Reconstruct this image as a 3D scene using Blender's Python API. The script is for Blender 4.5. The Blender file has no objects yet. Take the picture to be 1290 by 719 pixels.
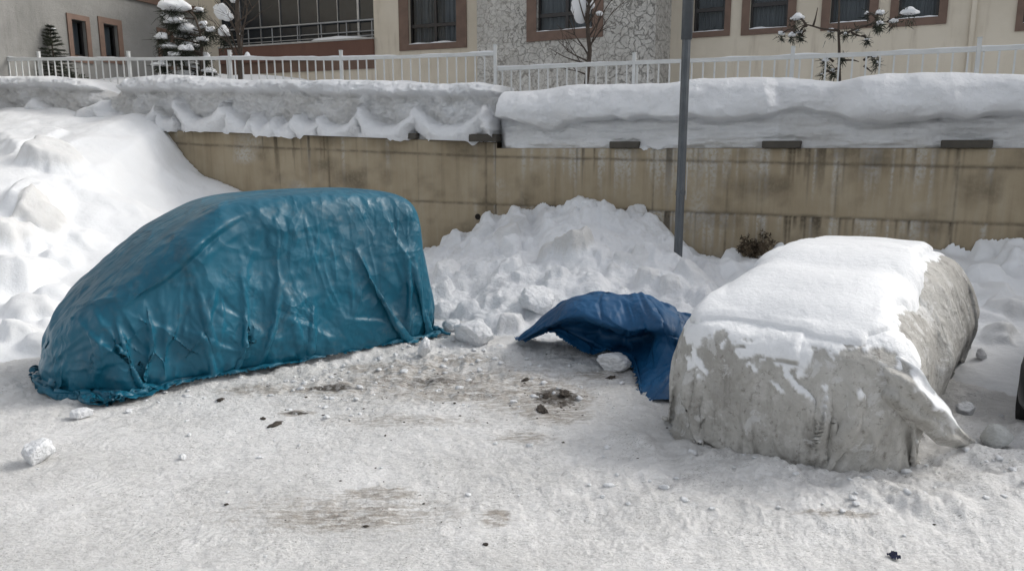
import bpy, bmesh, math, random
import numpy as np
from mathutils import Vector, Matrix, Quaternion

SC = bpy.context.scene
COL = SC.collection
# ---------------------------------------------------------------- camera
PITCH = math.radians(10.3); FPX = 950.; CAM_H = 2.3
cd = bpy.data.cameras.new('camera'); cam = bpy.data.objects.new('camera', cd); COL.objects.link(cam)
cd.sensor_width = 36; cd.lens = FPX/1290*36; cd.clip_end = 500; cd.clip_start = .05
cam.location = (0, 0, CAM_H); cam.rotation_euler = (math.pi/2-PITCH, 0, 0)
SC.camera = cam
# ---------------------------------------------------------------- daylight: hazy sun from the right, a little behind the wall
SUN_DIR = Vector((.93, .36, 0)).normalized(); SUN_EL = math.radians(36)
world = bpy.data.worlds.new('World'); SC.world = world; world.use_nodes = True
nt = world.node_tree; bg = nt.nodes['Background']
sky = nt.nodes.new('ShaderNodeTexSky'); sky.sky_type = 'NISHITA'; sky.sun_disc = False
sky.sun_elevation = SUN_EL; sky.sun_rotation = math.atan2(SUN_DIR.x, SUN_DIR.y)
sky.air_density = 1.0; sky.dust_density = 3.0; sky.ozone_density = 1.0
hs = nt.nodes.new('ShaderNodeHueSaturation'); hs.inputs['Saturation'].default_value = .24
nt.links.new(sky.outputs[0], hs.inputs['Color']); nt.links.new(hs.outputs[0], bg.inputs['Color'])
bg.inputs['Strength'].default_value = .15
sl = bpy.data.lights.new('sun', 'SUN'); sl.energy = .95; sl.angle = math.radians(16); sl.color = (1, .965, .90)
sun = bpy.data.objects.new('sun', sl); COL.objects.link(sun)
d = Vector((SUN_DIR.x*math.cos(SUN_EL), SUN_DIR.y*math.cos(SUN_EL), math.sin(SUN_EL)))
sun.rotation_euler = d.to_track_quat('Z', 'Y').to_euler()
vs = SC.view_settings; SC.display_settings.display_device = 'sRGB'
vs.view_transform = 'Standard'; vs.look = 'None'; vs.gamma = 1; vs.use_curve_mapping = False; vs.exposure = 0.57
SC.render.engine = 'CYCLES'
SC.cycles.use_denoising = True
SC.cycles.max_bounces = 6; SC.cycles.diffuse_bounces = 3; SC.cycles.glossy_bounces = 3; SC.cycles.transmission_bounces = 4
SC.cycles.caustics_reflective = False; SC.cycles.caustics_refractive = False
# ---------------------------------------------------------------- noise
def _hash(ix, iy, iz, seed):
    with np.errstate(over='ignore'):
        h = (ix.astype(np.uint32)*np.uint32(374761393) + iy.astype(np.uint32)*np.uint32(668265263)
             + iz.astype(np.uint32)*np.uint32(2147483647) + np.uint32((seed*1274126177) & 0xffffffff))
        h = (h ^ (h >> np.uint32(13)))*np.uint32(1274126177)
        h = (h ^ (h >> np.uint32(16)))*np.uint32(2246822519)
        h = h ^ (h >> np.uint32(15))
    return h.astype(np.float32)*np.float32(2/4294967295.)-1

def vn(x, y, z=0., seed=0):
    x, y, z = np.broadcast_arrays(np.asarray(x, np.float32), np.asarray(y, np.float32), np.asarray(z, np.float32))
    fx, fy, fz = np.floor(x), np.floor(y), np.floor(z)
    ix, iy, iz = fx.astype(np.int32), fy.astype(np.int32), fz.astype(np.int32)
    u, v, w = x-fx, y-fy, z-fz
    u = u*u*u*(u*(u*6-15)+10); v = v*v*v*(v*(v*6-15)+10); w = w*w*w*(w*(w*6-15)+10)
    def c(k):
        a = _hash(ix, iy, iz+k, seed); b = _hash(ix+1, iy, iz+k, seed)
        e = _hash(ix, iy+1, iz+k, seed); d = _hash(ix+1, iy+1, iz+k, seed)
        return (a*(1-u)+b*u)*(1-v)+(e*(1-u)+d*u)*v
    if float(np.max(np.abs(w))) == 0: return c(0)
    return c(0)*(1-w)+c(1)*w

def fbm(x, y, z=0., octaves=4, seed=0, gain=.5):
    s = 0.; a = 1.; t = 0.
    x = np.asarray(x, np.float32); y = np.asarray(y, np.float32); z = np.asarray(z, np.float32)
    for o in range(octaves):
        s = s+a*vn(x*2**o+o*17.3, y*2**o-o*9.1, z*2**o+(o*3.7 if np.ndim(z) else 0.), seed+o*31); t += a; a *= gain
    return s/t

def ridge(x, y, z=0., octaves=4, seed=0, gain=.5):
    s = 0.; a = 1.; t = 0.
    x = np.asarray(x, np.float32); y = np.asarray(y, np.float32); z = np.asarray(z, np.float32)
    for o in range(octaves):
        s = s+a*(1-2*np.abs(vn(x*2**o+o*13.7, y*2**o+o*5.3, z*2**o, seed+o*57))); t += a; a *= gain
    return s/t

def sstep(a, b, x):
    t = np.clip((x-a)/(b-a), 0, 1); return t*t*(3-2*t)

def tri(x, y, seed=0):                 # noise of flat triangular facets
    x = np.asarray(x, np.float32); y = np.asarray(y, np.float32)
    k = (x+y)*.3660254; i = np.floor(x+k); j = np.floor(y+k)
    t = (i+j)*.2113249; a = x-(i-t); b = y-(j-t)
    u = (x+k)-i; v = (y+k)-j
    ii, jj = i.astype(np.int32), j.astype(np.int32); z = np.zeros_like(ii)
    h00 = _hash(ii, jj, z, seed); h11 = _hash(ii+1, jj+1, z, seed); h10 = _hash(ii+1, jj, z, seed); h01 = _hash(ii, jj+1, z, seed)
    return np.where(u > v, h00*(1-u)+h10*(u-v)+h11*v, h00*(1-v)+h01*(v-u)+h11*u)
# ---------------------------------------------------------------- helpers
cP, sP = math.cos(PITCH), math.sin(PITCH)
def ray(u, v):
    a, b = (u-645)/FPX, (359.5-v)/FPX
    return np.array((a, cP+b*sP, b*cP-sP))
def at(u, v, Y):                       # the point that stands Y metres ahead and shows at (u, v)
    r = ray(u, v); t = Y/r[1]
    return Vector((r[0]*t, Y, CAM_H+r[2]*t))
def hit(u, v, fn):                     # where the line of sight meets a height field
    r = ray(u, v); t = np.linspace(2.5, 22, 3000)
    x, y, z = r[0]*t, r[1]*t, CAM_H+r[2]*t
    i = int(np.argmax(z < fn(x, y)))
    return Vector((x[i], y[i], z[i]))
def at_line(u, v, p, e):               # where it meets the vertical plane through p along e: (s, z)
    r = ray(u, v)
    det = r[0]*(-e[1])-(-e[0])*r[1]
    t = (p[0]*(-e[1])+e[0]*p[1])/det
    s = ((r[0]*t-p[0])*e[0]+(r[1]*t-p[1])*e[1])
    return s, CAM_H+r[2]*t

def tag(o, label=None, cat=None, group=None, kind=None):
    if label: o['label'] = label
    if cat: o['category'] = cat
    if group: o['group'] = group
    if kind: o['kind'] = kind
    return o
def empty(name, loc, rz=0, **k):
    o = bpy.data.objects.new(name, None); COL.objects.link(o); o.location = loc; o.rotation_euler = (0, 0, rz); o.empty_display_size = .2
    return tag(o, **k)
def link(name, me, m, parent=None, smooth=False, **k):
    o = bpy.data.objects.new(name, me); COL.objects.link(o)
    if m is not None: me.materials.append(m)
    if smooth: me.polygons.foreach_set('use_smooth', np.ones(len(me.polygons), bool))
    if parent is not None: o.parent = parent
    return tag(o, **k)
def np_mesh(name, V, F):
    V = np.ascontiguousarray(V, np.float32).reshape(-1, 3); F = np.ascontiguousarray(F, np.int32); k = F.shape[1]
    me = bpy.data.meshes.new(name)
    me.vertices.add(len(V)); me.vertices.foreach_set('co', V.ravel())
    me.loops.add(F.size); me.loops.foreach_set('vertex_index', F.ravel())
    me.polygons.add(len(F)); me.polygons.foreach_set('loop_start', np.arange(0, F.size, k, dtype=np.int32))
    me.polygons.foreach_set('loop_total', np.full(len(F), k, np.int32))
    me.update(calc_edges=True); me.validate()
    return me
def grid_mesh(name, X, keep=None, attrs=None, flip=False):
    n, m = X.shape[:2]; idx = np.arange(n*m).reshape(n, m)
    q = np.stack([idx[:-1, :-1], idx[1:, :-1], idx[1:, 1:], idx[:-1, 1:]], -1).reshape(-1, 4)
    if flip: q = q[:, ::-1]
    V = X.reshape(-1, 3)
    A = {k: np.asarray(a, np.float32).reshape(-1) for k, a in (attrs or {}).items()}
    if keep is not None:
        kf = keep.reshape(-1)[q].all(1); q = q[kf]
        used = np.zeros(n*m, bool); used[q.ravel()] = True
        new = np.cumsum(used)-1; q = new[q]; V = V[used]; A = {k: a[used] for k, a in A.items()}
    me = np_mesh(name, V, q)
    for k, a in A.items():
        at_ = me.attributes.new(k, 'FLOAT', 'POINT'); at_.data.foreach_set('value', a)
    return me
def grid_normals(X):
    du = np.gradient(X, axis=0); dv = np.gradient(X, axis=1)
    N = np.cross(du, dv); return N/(np.linalg.norm(N, axis=-1, keepdims=True)+1e-9)

class MB:                              # collects boxes, tubes, quads for ONE mesh
    def __init__(s): s.v = []; s.f = []
    def add(s, V, F):
        o = len(s.v); s.v += [tuple(p) for p in V]; s.f += [tuple(i+o for i in f) for f in F]; return s
    def box(s, M, a, b, bev=0.):
        x0, y0, z0 = a; x1, y1, z1 = b
        c = [(x0, y0, z0), (x1, y0, z0), (x1, y1, z0), (x0, y1, z0), (x0, y0, z1), (x1, y0, z1), (x1, y1, z1), (x0, y1, z1)]
        return s.add([M@Vector(p) for p in c], [(0, 3, 2, 1), (4, 5, 6, 7), (0, 1, 5, 4), (1, 2, 6, 5), (2, 3, 7, 6), (3, 0, 4, 7)])
    def quad(s, a, b, c, d): return s.add([a, b, c, d], [(0, 1, 2, 3)])
    def tube(s, pts, rad, n=7, cap=True):
        pts = [Vector(p) for p in pts]; o = len(s.v); k = len(pts)
        t0 = (pts[1]-pts[0]).normalized(); u = t0.orthogonal().normalized()
        for i, p in enumerate(pts):
            t = (pts[min(i+1, k-1)]-pts[max(i-1, 0)]).normalized()
            u = (u-t*u.dot(t)).normalized(); w = t.cross(u)
            r = rad[i] if hasattr(rad, '__len__') else rad
            for j in range(n):
                a = 2*math.pi*j/n; s.v.append(tuple(p+u*(r*math.cos(a))+w*(r*math.sin(a))))
        for i in range(k-1):
            for j in range(n):
                a, b = o+i*n+j, o+i*n+(j+1) % n; s.f.append((a, b, b+n, a+n))
        if cap: s.f.append(tuple(o+j for j in range(n))[::-1]); s.f.append(tuple(o+(k-1)*n+j for j in range(n)))
        return s
    def build(s, name, m, parent=None, smooth=False, bevel=0., **k):
        me = bpy.data.meshes.new(name); me.from_pydata(s.v, [], s.f); me.update()
        if bevel:
            bm = bmesh.new(); bm.from_mesh(me); bmesh.ops.bevel(bm, geom=list(bm.edges), offset=bevel, segments=2, affect='EDGES', clamp_overlap=True); bm.to_mesh(me); bm.free()
        return link(name, me, m, parent, smooth, **k)

# ---------------------------------------------------------------- materials
class NT:
    def __init__(s, name):
        s.m = bpy.data.materials.new(name); s.m.use_nodes = True; s.t = s.m.node_tree; s.b = s.t.nodes['Principled BSDF']
        s.co = s.t.nodes.new('ShaderNodeTexCoord').outputs['Object']
    def n(s, typ, **kw):
        nd = s.t.nodes.new('ShaderNode'+typ)
        for k, v in kw.items():
            if hasattr(nd, k) and k not in ('inputs',): setattr(nd, k, v)
        return nd
    def put(s, sock, v):
        if hasattr(v, 'is_linked') or hasattr(v, 'links'): s.t.links.new(v, sock)
        elif isinstance(v, (tuple, list)) and sock.type == 'RGBA' and len(v) == 3: sock.default_value = (*v, 1)
        else: sock.default_value = v
    def math(s, op, a, b=0., c=None, clamp=False):
        nd = s.n('Math', operation=op, use_clamp=clamp); s.put(nd.inputs[0], a); s.put(nd.inputs[1], b)
        if c is not None: s.put(nd.inputs[2], c)
        return nd.outputs[0]
    def scale(s, vec, loc=(0, 0, 0), rot=(0, 0, 0)):
        nd = s.n('Mapping'); s.put(nd.inputs['Vector'], s.co); nd.inputs['Scale'].default_value = vec; nd.inputs['Location'].default_value = loc; nd.inputs['Rotation'].default_value = rot
        return nd.outputs[0]
    def noise(s, sc, detail=4, rough=.55, co=None, dist=0., typ='FBM'):
        nd = s.n('TexNoise'); nd.noise_type = typ; s.put(nd.inputs['Vector'], co if co is not None else s.co); nd.inputs['Scale'].default_value = sc; nd.inputs['Detail'].default_value = detail; nd.inputs['Roughness'].default_value = rough; nd.inputs['Distortion'].default_value = dist
        return nd.outputs[0]
    def voro(s, sc, feature='F1', co=None, rand=1.):
        nd = s.n('TexVoronoi'); nd.feature = feature; s.put(nd.inputs['Vector'], co if co is not None else s.co); nd.inputs['Scale'].default_value = sc; nd.inputs['Randomness'].default_value = rand
        return nd.outputs['Distance']
    def ramp(s, f, a, b, lo=0., hi=1.):
        nd = s.n('MapRange'); nd.interpolation_type = 'SMOOTHSTEP'; s.put(nd.inputs[0], f); nd.inputs[1].default_value = a; nd.inputs[2].default_value = b; nd.inputs[3].default_value = lo; nd.inputs[4].default_value = hi
        return nd.outputs[0]
    def mix(s, f, a, b):
        nd = s.n('Mix'); nd.data_type = 'RGBA'; s.put(nd.inputs[0], f); s.put(nd.inputs[6], a); s.put(nd.inputs[7], b)
        return nd.outputs[2]
    def attr(s, name):
        nd = s.n('Attribute'); nd.attribute_name = name; return nd.outputs['Fac']
    def bump(s, h, dist, strength=1., prev=None):
        nd = s.n('Bump'); s.put(nd.inputs['Height'], h); nd.inputs['Distance'].default_value = dist; nd.inputs['Strength'].default_value = strength
        if prev is not None: s.t.links.new(prev, nd.inputs['Normal'])
        return nd.outputs[0]
    def out(s, color=None, rough=None, normal=None, spec=None, **kw):
        if color is not None: s.put(s.b.inputs['Base Color'], color)
        if rough is not None: s.put(s.b.inputs['Roughness'], rough)
        if normal is not None: s.put(s.b.inputs['Normal'], normal)
        if spec is not None: s.put(s.b.inputs['Specular IOR Level'], spec)
        for k, v in kw.items(): s.put(s.b.inputs[k], v)
        return s.m

def plain(name, col, rough=.6, var=.12, sc=6., metal=0., bump=.002):
    t = NT(name); f = t.noise(sc, 5)
    c = t.mix(t.ramp(f, .3, .7), tuple(c*(1-var) for c in col), tuple(min(1, c*(1+var)) for c in col))
    return t.out(c, rough, t.bump(t.noise(sc*12, 3), bump), Metallic=metal)

def snow_mat(name, rough_bump=1., tint=(.86, .87, .885)):
    t = NT(name)
    d = t.attr('dirt')
    f = t.math('MULTIPLY', d, t.math('ADD', .55, t.noise(9, 5, .65)), clamp=True)
    c = t.mix(t.ramp(t.noise(1.3, 4), .35, .65), tuple(c*.965 for c in tint), tint)
    c = t.mix(f, c, (.60, .59, .57))
    sp = t.ramp(t.noise(70, 3, .6), .70, .76)
    c = t.mix(t.math('MULTIPLY', sp, t.math('MULTIPLY', d, .8, clamp=True)), c, (.18, .16, .14))
    n = t.bump(t.noise(12, 6, .66), .05*rough_bump, .9)
    n = t.bump(t.noise(55, 5, .7), .012*rough_bump, .9, n)
    return t.out(c, .62, n, .25)

SNOW = snow_mat('snow')
SNOW_SOFT = snow_mat('soft_snow', .28, (.83, .84, .85))
SNOW_CRUST = snow_mat('crusted_snow', .9)
def ground_mat():
    t = NT('packed_snow')
    d = t.attr('dirt'); tr = t.attr('track')
    st = t.scale((1.0, 4.0, 1), rot=(0, 0, math.radians(-12)))
    f1 = t.noise(7, 6, .68, co=st); f2 = t.noise(28, 5, .65); f3 = t.noise(1.1, 4)
    base = t.mix(t.ramp(f3, .35, .65), (.70, .692, .676), (.83, .823, .81))
    scuff = t.ramp(f1, .56, .80)
    base = t.mix(t.math('MULTIPLY', scuff, .42), base, (.56, .55, .53))
    m = t.math('ADD', t.math('MULTIPLY', d, 1.5), t.math('ADD', t.math('MULTIPLY', f1, .9), t.math('MULTIPLY', f2, .7)))
    dk = t.math('MULTIPLY', t.ramp(m, 1.02, 1.6), t.ramp(f1, .36, .56, .06, 1.))
    c = t.mix(t.math('MULTIPLY', dk, .85), base, (.33, .29, .245))
    dk2 = t.ramp(m, 1.75, 2.2)
    c = t.mix(dk2, c, (.085, .072, .058))
    sp = t.math('MAXIMUM', t.ramp(t.noise(34, 3, .6, co=t.scale((1, 2.4, 1))), .60, .64), t.ramp(t.noise(80, 2, .5, co=t.scale((1, 1.8, 1))), .635, .665))
    sp = t.math('MULTIPLY', sp, t.ramp(t.noise(2.6, 4, .65), .40, .66))
    c = t.mix(t.math('MULTIPLY', sp, .7), c, (.16, .145, .125))
    # tyre prints: fine herringbone inside the track strips
    wv = t.n('TexWave'); wv.wave_type = 'BANDS'; t.put(wv.inputs['Vector'], t.scale((1, 1, 1), rot=(0, 0, math.radians(28)))); wv.inputs['Scale'].default_value = 6.; wv.inputs['Distortion'].default_value = 5.5; wv.inputs['Detail'].default_value = 2
    th = t.math('MULTIPLY', wv.outputs['Fac'], tr)
    pl = t.ramp(t.noise(5.5, 9, .72, co=t.scale((1, 1.3, 1))), .49, .53); pl2 = t.ramp(t.noise(17, 7, .72, co=t.scale((1, 1.25, 1), (5, 2, 0))), .52, .56)
    c = t.mix(t.math('MULTIPLY', t.math('SUBTRACT', 1., pl), .09), c, (.47, .46, .44)); c = t.mix(t.math('MULTIPLY', pl2, .25), c, (.87, .87, .865))
    n = t.bump(t.math('MULTIPLY', th, t.ramp(t.noise(3, 4), .42, .6)), .010, .55)
    n = t.bump(pl, .007, .55, n); n = t.bump(pl2, .004, .5, n)
    n = t.bump(t.noise(9, 8, .72), .042, .9, n)
    n = t.bump(f1, .016, .7, n)
    n = t.bump(t.noise(60, 5, .72), .004, .7, n)
    return t.out(c, .58, n, .3)
GROUND = ground_mat()
# ---------------------------------------------------------------- lines of the place
W0 = np.array((-.30, 14.5)); ER = np.array((.885, -.466)); EL = np.array((-.960, .281))   # wall corner, wall to the right, wall to the left
NR = np.array((.466, .885)); NL = np.array((.281, .960))                                   # into the terrace
def wall_y(x):
    x = np.asarray(x, float)
    return np.where(x > W0[0], W0[1]+(x-W0[0])*ER[1]/ER[0], W0[1]+(x-W0[0])*EL[1]/EL[0])

def blob(x, y, cx, cy, rx, ry, p=2.):
    return np.exp(-(((x-cx)/rx)**2+((y-cy)/ry)**2)**(p/2))

def ground_h(x, y):
    z = .018*fbm(x*.7, y*.7, octaves=3, seed=1)+.010*fbm(x*2.6, y*2.6, octaves=4, seed=2)
    rough = np.clip(blob(x, y, -.6, 8.0, 2.6, 1.5)+blob(x, y, 2.2, 5.0, 2.6, .9)*.7+blob(x, y, -5, 7.0, 2, .9)*.7, 0, 1)
    z = z+rough*1.7*(.034*np.maximum(fbm(x*4.2, y*4.2, octaves=5, seed=3, gain=.62), -.25)+.016*ridge(x*7, y*9, octaves=4, seed=4))
    z = z+.005*fbm(x*9, y*9, octaves=4, seed=5, gain=.7)+.003*np.maximum(ridge(x*1.5+y*.6, y*3, octaves=5, seed=12)-.1, 0)
    k = .5+.5*rough
    z = z+.010*k*sstep(.02, .09, fbm(x*2.1+.3*y, y*2.3-.3*x, octaves=6, seed=15, gain=.66))+.005*k*sstep(.05, .12, fbm(x*7.3, y*8.7, octaves=4, seed=17, gain=.62))
    # soft unridden snow round the grey car, banked against the tarp
    z = z+.10*sstep(0, 1, blob(x, y, 2.2, 4.75, 1.9, .55, 3.))*(.7+.5*fbm(x*2.2, y*2.2, octaves=3, seed=6))
    z = z+.14*blob(x, y, 3.7, 5.3, .75, .8)*(.7+.6*fbm(x*3, y*3, octaves=3, seed=7))
    z = z+blob(x, y, 4.3, 5.9, 1.1, 1.2)*(.09*np.maximum(fbm(x*3.2, y*3.2, octaves=4, seed=18, gain=.6)+.15, 0)+.03)
    a = np.array((-4.05, 6.72)); b = np.array((-.8, 9.0)); dd = b-a; L = np.hypot(*dd)
    s = ((x-a[0])*dd[0]+(y-a[1])*dd[1])/L; w = ((x-a[0])*-dd[1]+(y-a[1])*dd[0])/L
    z = z+.075*np.exp(-((w+.05)/.16)**2)*sstep(-.3, .2, s)*sstep(L+.4, L, s)*(.5+.8*fbm(x*4, y*4, octaves=3, seed=8))
    z = z+.05*blob(x, y, -4.9, 7.2, .6, .5)
    a = np.array((1.0, 5.72)); b = np.array((2.62, 4.50)); dd = b-a; L = np.hypot(*dd)
    s = ((x-a[0])*dd[0]+(y-a[1])*dd[1])/L; w = ((x-a[0])*-dd[1]+(y-a[1])*dd[0])/L
    z = z+.11*np.exp(-((w+.02)/.17)**2)*sstep(-.3, .2, s)*sstep(L+.4, L, s)*np.clip(.35+1.1*fbm(x*3.3, y*3.3, octaves=4, seed=19, gain=.6), 0, 1.2)
    return z

LBX = [-20, -10, -8.2, -7.45, -7.05, -6.6, -6, -5, -4, -3, -2, -1.4]
LBH = [3.35, 3.15, 3.02, 2.72, 2.05, 1.68, 1.45, 1.12, .82, .58, .36, .1]
def left_bank_h(x, y):
    x = np.asarray(x, float); y = np.asarray(y, float)
    yw = wall_y(x); xs = x+.08*fbm(x*2, y*2, octaves=2, seed=9)
    hw = np.interp(xs, LBX, LBH)
    yf = np.interp(x, [-20, -12, -8, -5.9, -5.2, -4.5, -3.4, -2.2, -1.2], [4, 5.6, 6.6, 7.65, 8.3, 9.4, 10.9, 12.6, 14.2])
    p = (y-yf)/(yw-yf)
    q = np.clip(p, 0, 1.2)
    z = hw*(.90*np.minimum(q, 1)**1.0+.10*np.minimum(q, 1)**.4)
    z = np.where(p < 0, p*.8, z)
    amp = sstep(-.02, .1, p)
    lx = x-.2*y
    z = z+amp*(.16*fbm(lx*.55, y*.55, octaves=3, seed=21)+.05*fbm(x*1.9, y*1.9, octaves=3, seed=22))
    lo = amp*sstep(.5, .1, p)
    z = z+lo*(.06*np.maximum(fbm(x*2.4, y*2.4, octaves=4, seed=23, gain=.55), -.25))
    z = z+.10*np.clip(p*6, 0, 1)*sstep(.25, .0, p)
    return z-.02

RBX = [-2.1, -1.65, -.69, -.07, .79, 1.27, 1.65, 1.98, 2.48, 2.80, 3.1, 3.85, 5., 6.4, 7.13, 9, 14]
RBH = [.3, .40, .72, 1.0, 1.24, 1.36, 1.28, 1.30, 1.10, .78, .58, .58, .70, .86, .85, .95, 1.1]
def right_bank_h(x, y):
    x = np.asarray(x, float); y = np.asarray(y, float)
    yw = wall_y(x); xs = x+.12*fbm(x*2.1, y*2.1, octaves=3, seed=31)
    hw = np.interp(xs, RBX, RBH)*(1+.10*fbm(x*3.4, x*0+3.3, octaves=2, seed=39))
    yf = np.interp(x, [-2.4, -1.6, -.9, 0, .8, 2, 3, 4.1, 4.7, 5.6, 7, 9, 14], [11.3, 9.8, 9.0, 8.75, 8.5, 8.45, 8.4, 7.7, 6.5, 6.3, 6., 5.4, 3.])
    p = (y-yf)/(yw-yf); q = np.clip(p, 0, 1)
    z = hw*(.75*q+.25*np.sin(q*math.pi/2)**2)
    z = np.where(p < 0, p*.6, z)
    amp = sstep(-.02, .15, p)
    soft = sstep(3.6, 4.6, x)*.8
    z = z+amp*(1-soft)*(.13*fbm(x*1.2, y*1.2, octaves=3, seed=32)+.11*fbm(x*2.6, y*2.6, octaves=4, seed=33, gain=.6)+.05*ridge(x*3.1, y*3.1, octaves=3, seed=34)-.10*np.abs(fbm(x*1.9, y*1.9, octaves=4, seed=35, gain=.6))+.04)
    return z-.02

def clods(x, y, z, pts):               # frozen lumps grown out of a height field on a regular grid
    x0, y0 = x[0, 0], y[0, 0]; h = x[1, 0]-x[0, 0]
    n, m = x.shape; dirt = np.zeros_like(z)
    for cx, cy, r, hh, sd, dr in pts:
        if abs(cx-3.19) < 1.6*r+.05: continue
        i0, i1 = int((cx-2*r-x0)/h), int((cx+2*r-x0)/h)+2; j0, j1 = int((cy-2*r-y0)/h), int((cy+2*r-y0)/h)+2
        i0, j0 = max(i0, 0), max(j0, 0); i1, j1 = min(i1, n), min(j1, m)
        if i1-i0 < 3 or j1-j0 < 3: continue
        X, Y, Z = x[i0:i1, j0:j1], y[i0:i1, j0:j1], z[i0:i1, j0:j1]
        k = 1.1/r; rg = np.random.default_rng(int(sd*13)+7)
        nx = .22*r*fbm(X*k*1.3, Y*k*1.3, octaves=4, seed=int(sd)+50, gain=.6); ny = .22*r*fbm(X*k*1.3+31, Y*k*1.3, octaves=4, seed=int(sd)+51, gain=.6)
        dx, dy = (X-cx+nx)/r, (Y-cy+ny)/r
        top = np.full(X.shape, 1.); q0 = rg.uniform(0, 6.28)
        for f_ in range(6):
            th = q0+f_*1.05+rg.normal(0, .25); sl = rg.uniform(1.1, 2.6); top = np.minimum(top, (rg.uniform(.65, 1.0)-(dx*math.cos(th)+dy*math.sin(th)))*sl)
        tx, ty = rg.normal(0, .22, 2); top = np.minimum(top*1.25, .50+tx*dx+ty*dy)*1.7
        w = 1-top
        ci, cj = min(max(int((cx-x0)/h), 0), n-1), min(max(int((cy-y0)/h), 0), m-1)
        zb = z[ci, cj]*.35+Z*.65
        top = zb+hh*np.where(top > 0, top*(1+.16*fbm(X*k*2.2, Y*k*2.2, octaves=4, seed=int(sd)+90, gain=.62)), top*.6)
        d_ = (top-Z)/(.10*r+1e-6); g = top > Z
        top = np.where(np.abs(d_) < 1, Z+(top-Z+.10*r*.25*(1+d_)**2*0)*1., top)
        z[i0:i1, j0:j1] = np.where(g, top, Z)
        if dr: dirt[i0:i1, j0:j1] = np.maximum(dirt[i0:i1, j0:j1], np.where(g, dr*sstep(1.0, .6, w), 0))
    return dirt

def smooth2(A, k):
    for _ in range(k):
        A = A.copy(); A[1:-1, 1:-1] = .5*A[1:-1, 1:-1]+.125*(A[2:, 1:-1]+A[:-2, 1:-1]+A[1:-1, 2:]+A[1:-1, :-2])
    return A

def sheet(name, x0, x1, y0, y1, h, fn, lim, pts, soft, mat, **k):
    n, m = int((x1-x0)/h)+1, int((y1-y0)/h)+1
    x, y = np.meshgrid(x0+h*np.arange(n), y0+h*np.arange(m), indexing='ij')
    z = fn(x, y)
    z0 = z.copy(); dirt = clods(x, y, z, pts)
    z = .5*z+.5*smooth2(z, 5)
    z = z+soft*(.012*fbm(x*7, y*7, octaves=4, seed=61, gain=.6)+.006*ridge(x*15, y*15, octaves=3, seed=62))
    keep = (z > -.09) & (y < lim(x))
    return link(name, grid_mesh(name, np.stack([x, y, z], -1), keep, {'dirt': dirt}), mat, smooth=True, **k)

# ---------------------------------------------------------------- the packed lot
def build_ground():
    rows = 2.*np.exp(np.arange(0, 500)*.0046); rows = rows[rows < 19.5]
    t = np.concatenate([np.linspace(-1.9, -.80, 60)[:-1], np.arange(-.80, .80, .0024), np.linspace(.80, 1.9, 60)[1:]])
    X = np.stack([rows[:, None]*t[None], np.repeat(rows[:, None], len(t), 1)], -1)
    x, y = X[..., 0], X[..., 1]
    z = ground_h(x, y)
    dirt = np.zeros_like(x)
    for cx, cy, rx, ry, a in [(.42, 6.75, .30, .34, 1.0), (.36, 6.3, .35, .3, .55), (.20, 7.1, .45, .3, .55), (-.75, 7.25, .9, .30, .62), (-.3, 6.85, .8, .22, .55), (-1.2, 7.7, .7, .25, .5), (-.55, 8.0, .5, .25, .45),
                              (-1.75, 7.05, .35, .16, .75), (-1.9, 6.35, .14, .06, .95), (-2.4, 7.0, .5, .2, .4), (-1.05, 4.45, .55, .20, .52), (-.9, 4.75, .3, .12, .50), (-.1, 4.42, .1, .12, .55), (.1, 5.75, .3, .2, .35),
                              (1.5, 7.2, .25, .25, .8), (-.5, 7.2, 1.7, .7, .36), (-1.0, 4.5, 1.0, .35, .3), (.2, 6.7, .7, .6, .4), (-.9, 6.15, .9, .22, .3), (2.0, 4.35, .3, .05, .45), (.9, 7.45, .3, .2, .5)]:
        dirt = np.maximum(dirt, 1.35*a*blob(x, y, cx, cy, rx, ry))
    dirt = dirt+.10*np.clip(fbm(x*.5, y*.9, octaves=3, seed=14)+.1, 0, 1)
    tr = np.zeros_like(x)
    for (ax, ay, bx, by, w) in [(-3.3, 5.05, 3.5, 3.75, .11), (-2.6, 4.35, 1.0, 4.0, .11), (-1.6, 5.6, .8, 8.0, .10), (.6, 4.9, 4.2, 4.15, .11), (-.9, 4.3, -2.2, 5.1, .10), (1.6, 5.3, 2.3, 4.0, .1)]:
        dx, dy = bx-ax, by-ay; L = math.hypot(dx, dy); s = ((x-ax)*dx+(y-ay)*dy)/L; d_ = ((x-ax)*-dy+(y-ay)*dx)/L+.12*np.sin(s*1.1)
        tr = np.maximum(tr, sstep(w, w*.75, np.abs(d_))*sstep(-.2, .3, s)*sstep(L+.2, L-.3, s)*sstep(-.25, .15, fbm(x*1.6, y*1.6, octaves=2, seed=16)))
    z = z-.005*tr
    me = grid_mesh('snow_ground', np.stack([x, y, z], -1), None, {'dirt': dirt, 'track': tr}, flip=True)
    link('ground', me, GROUND, smooth=True, kind='structure')
build_ground()

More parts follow.
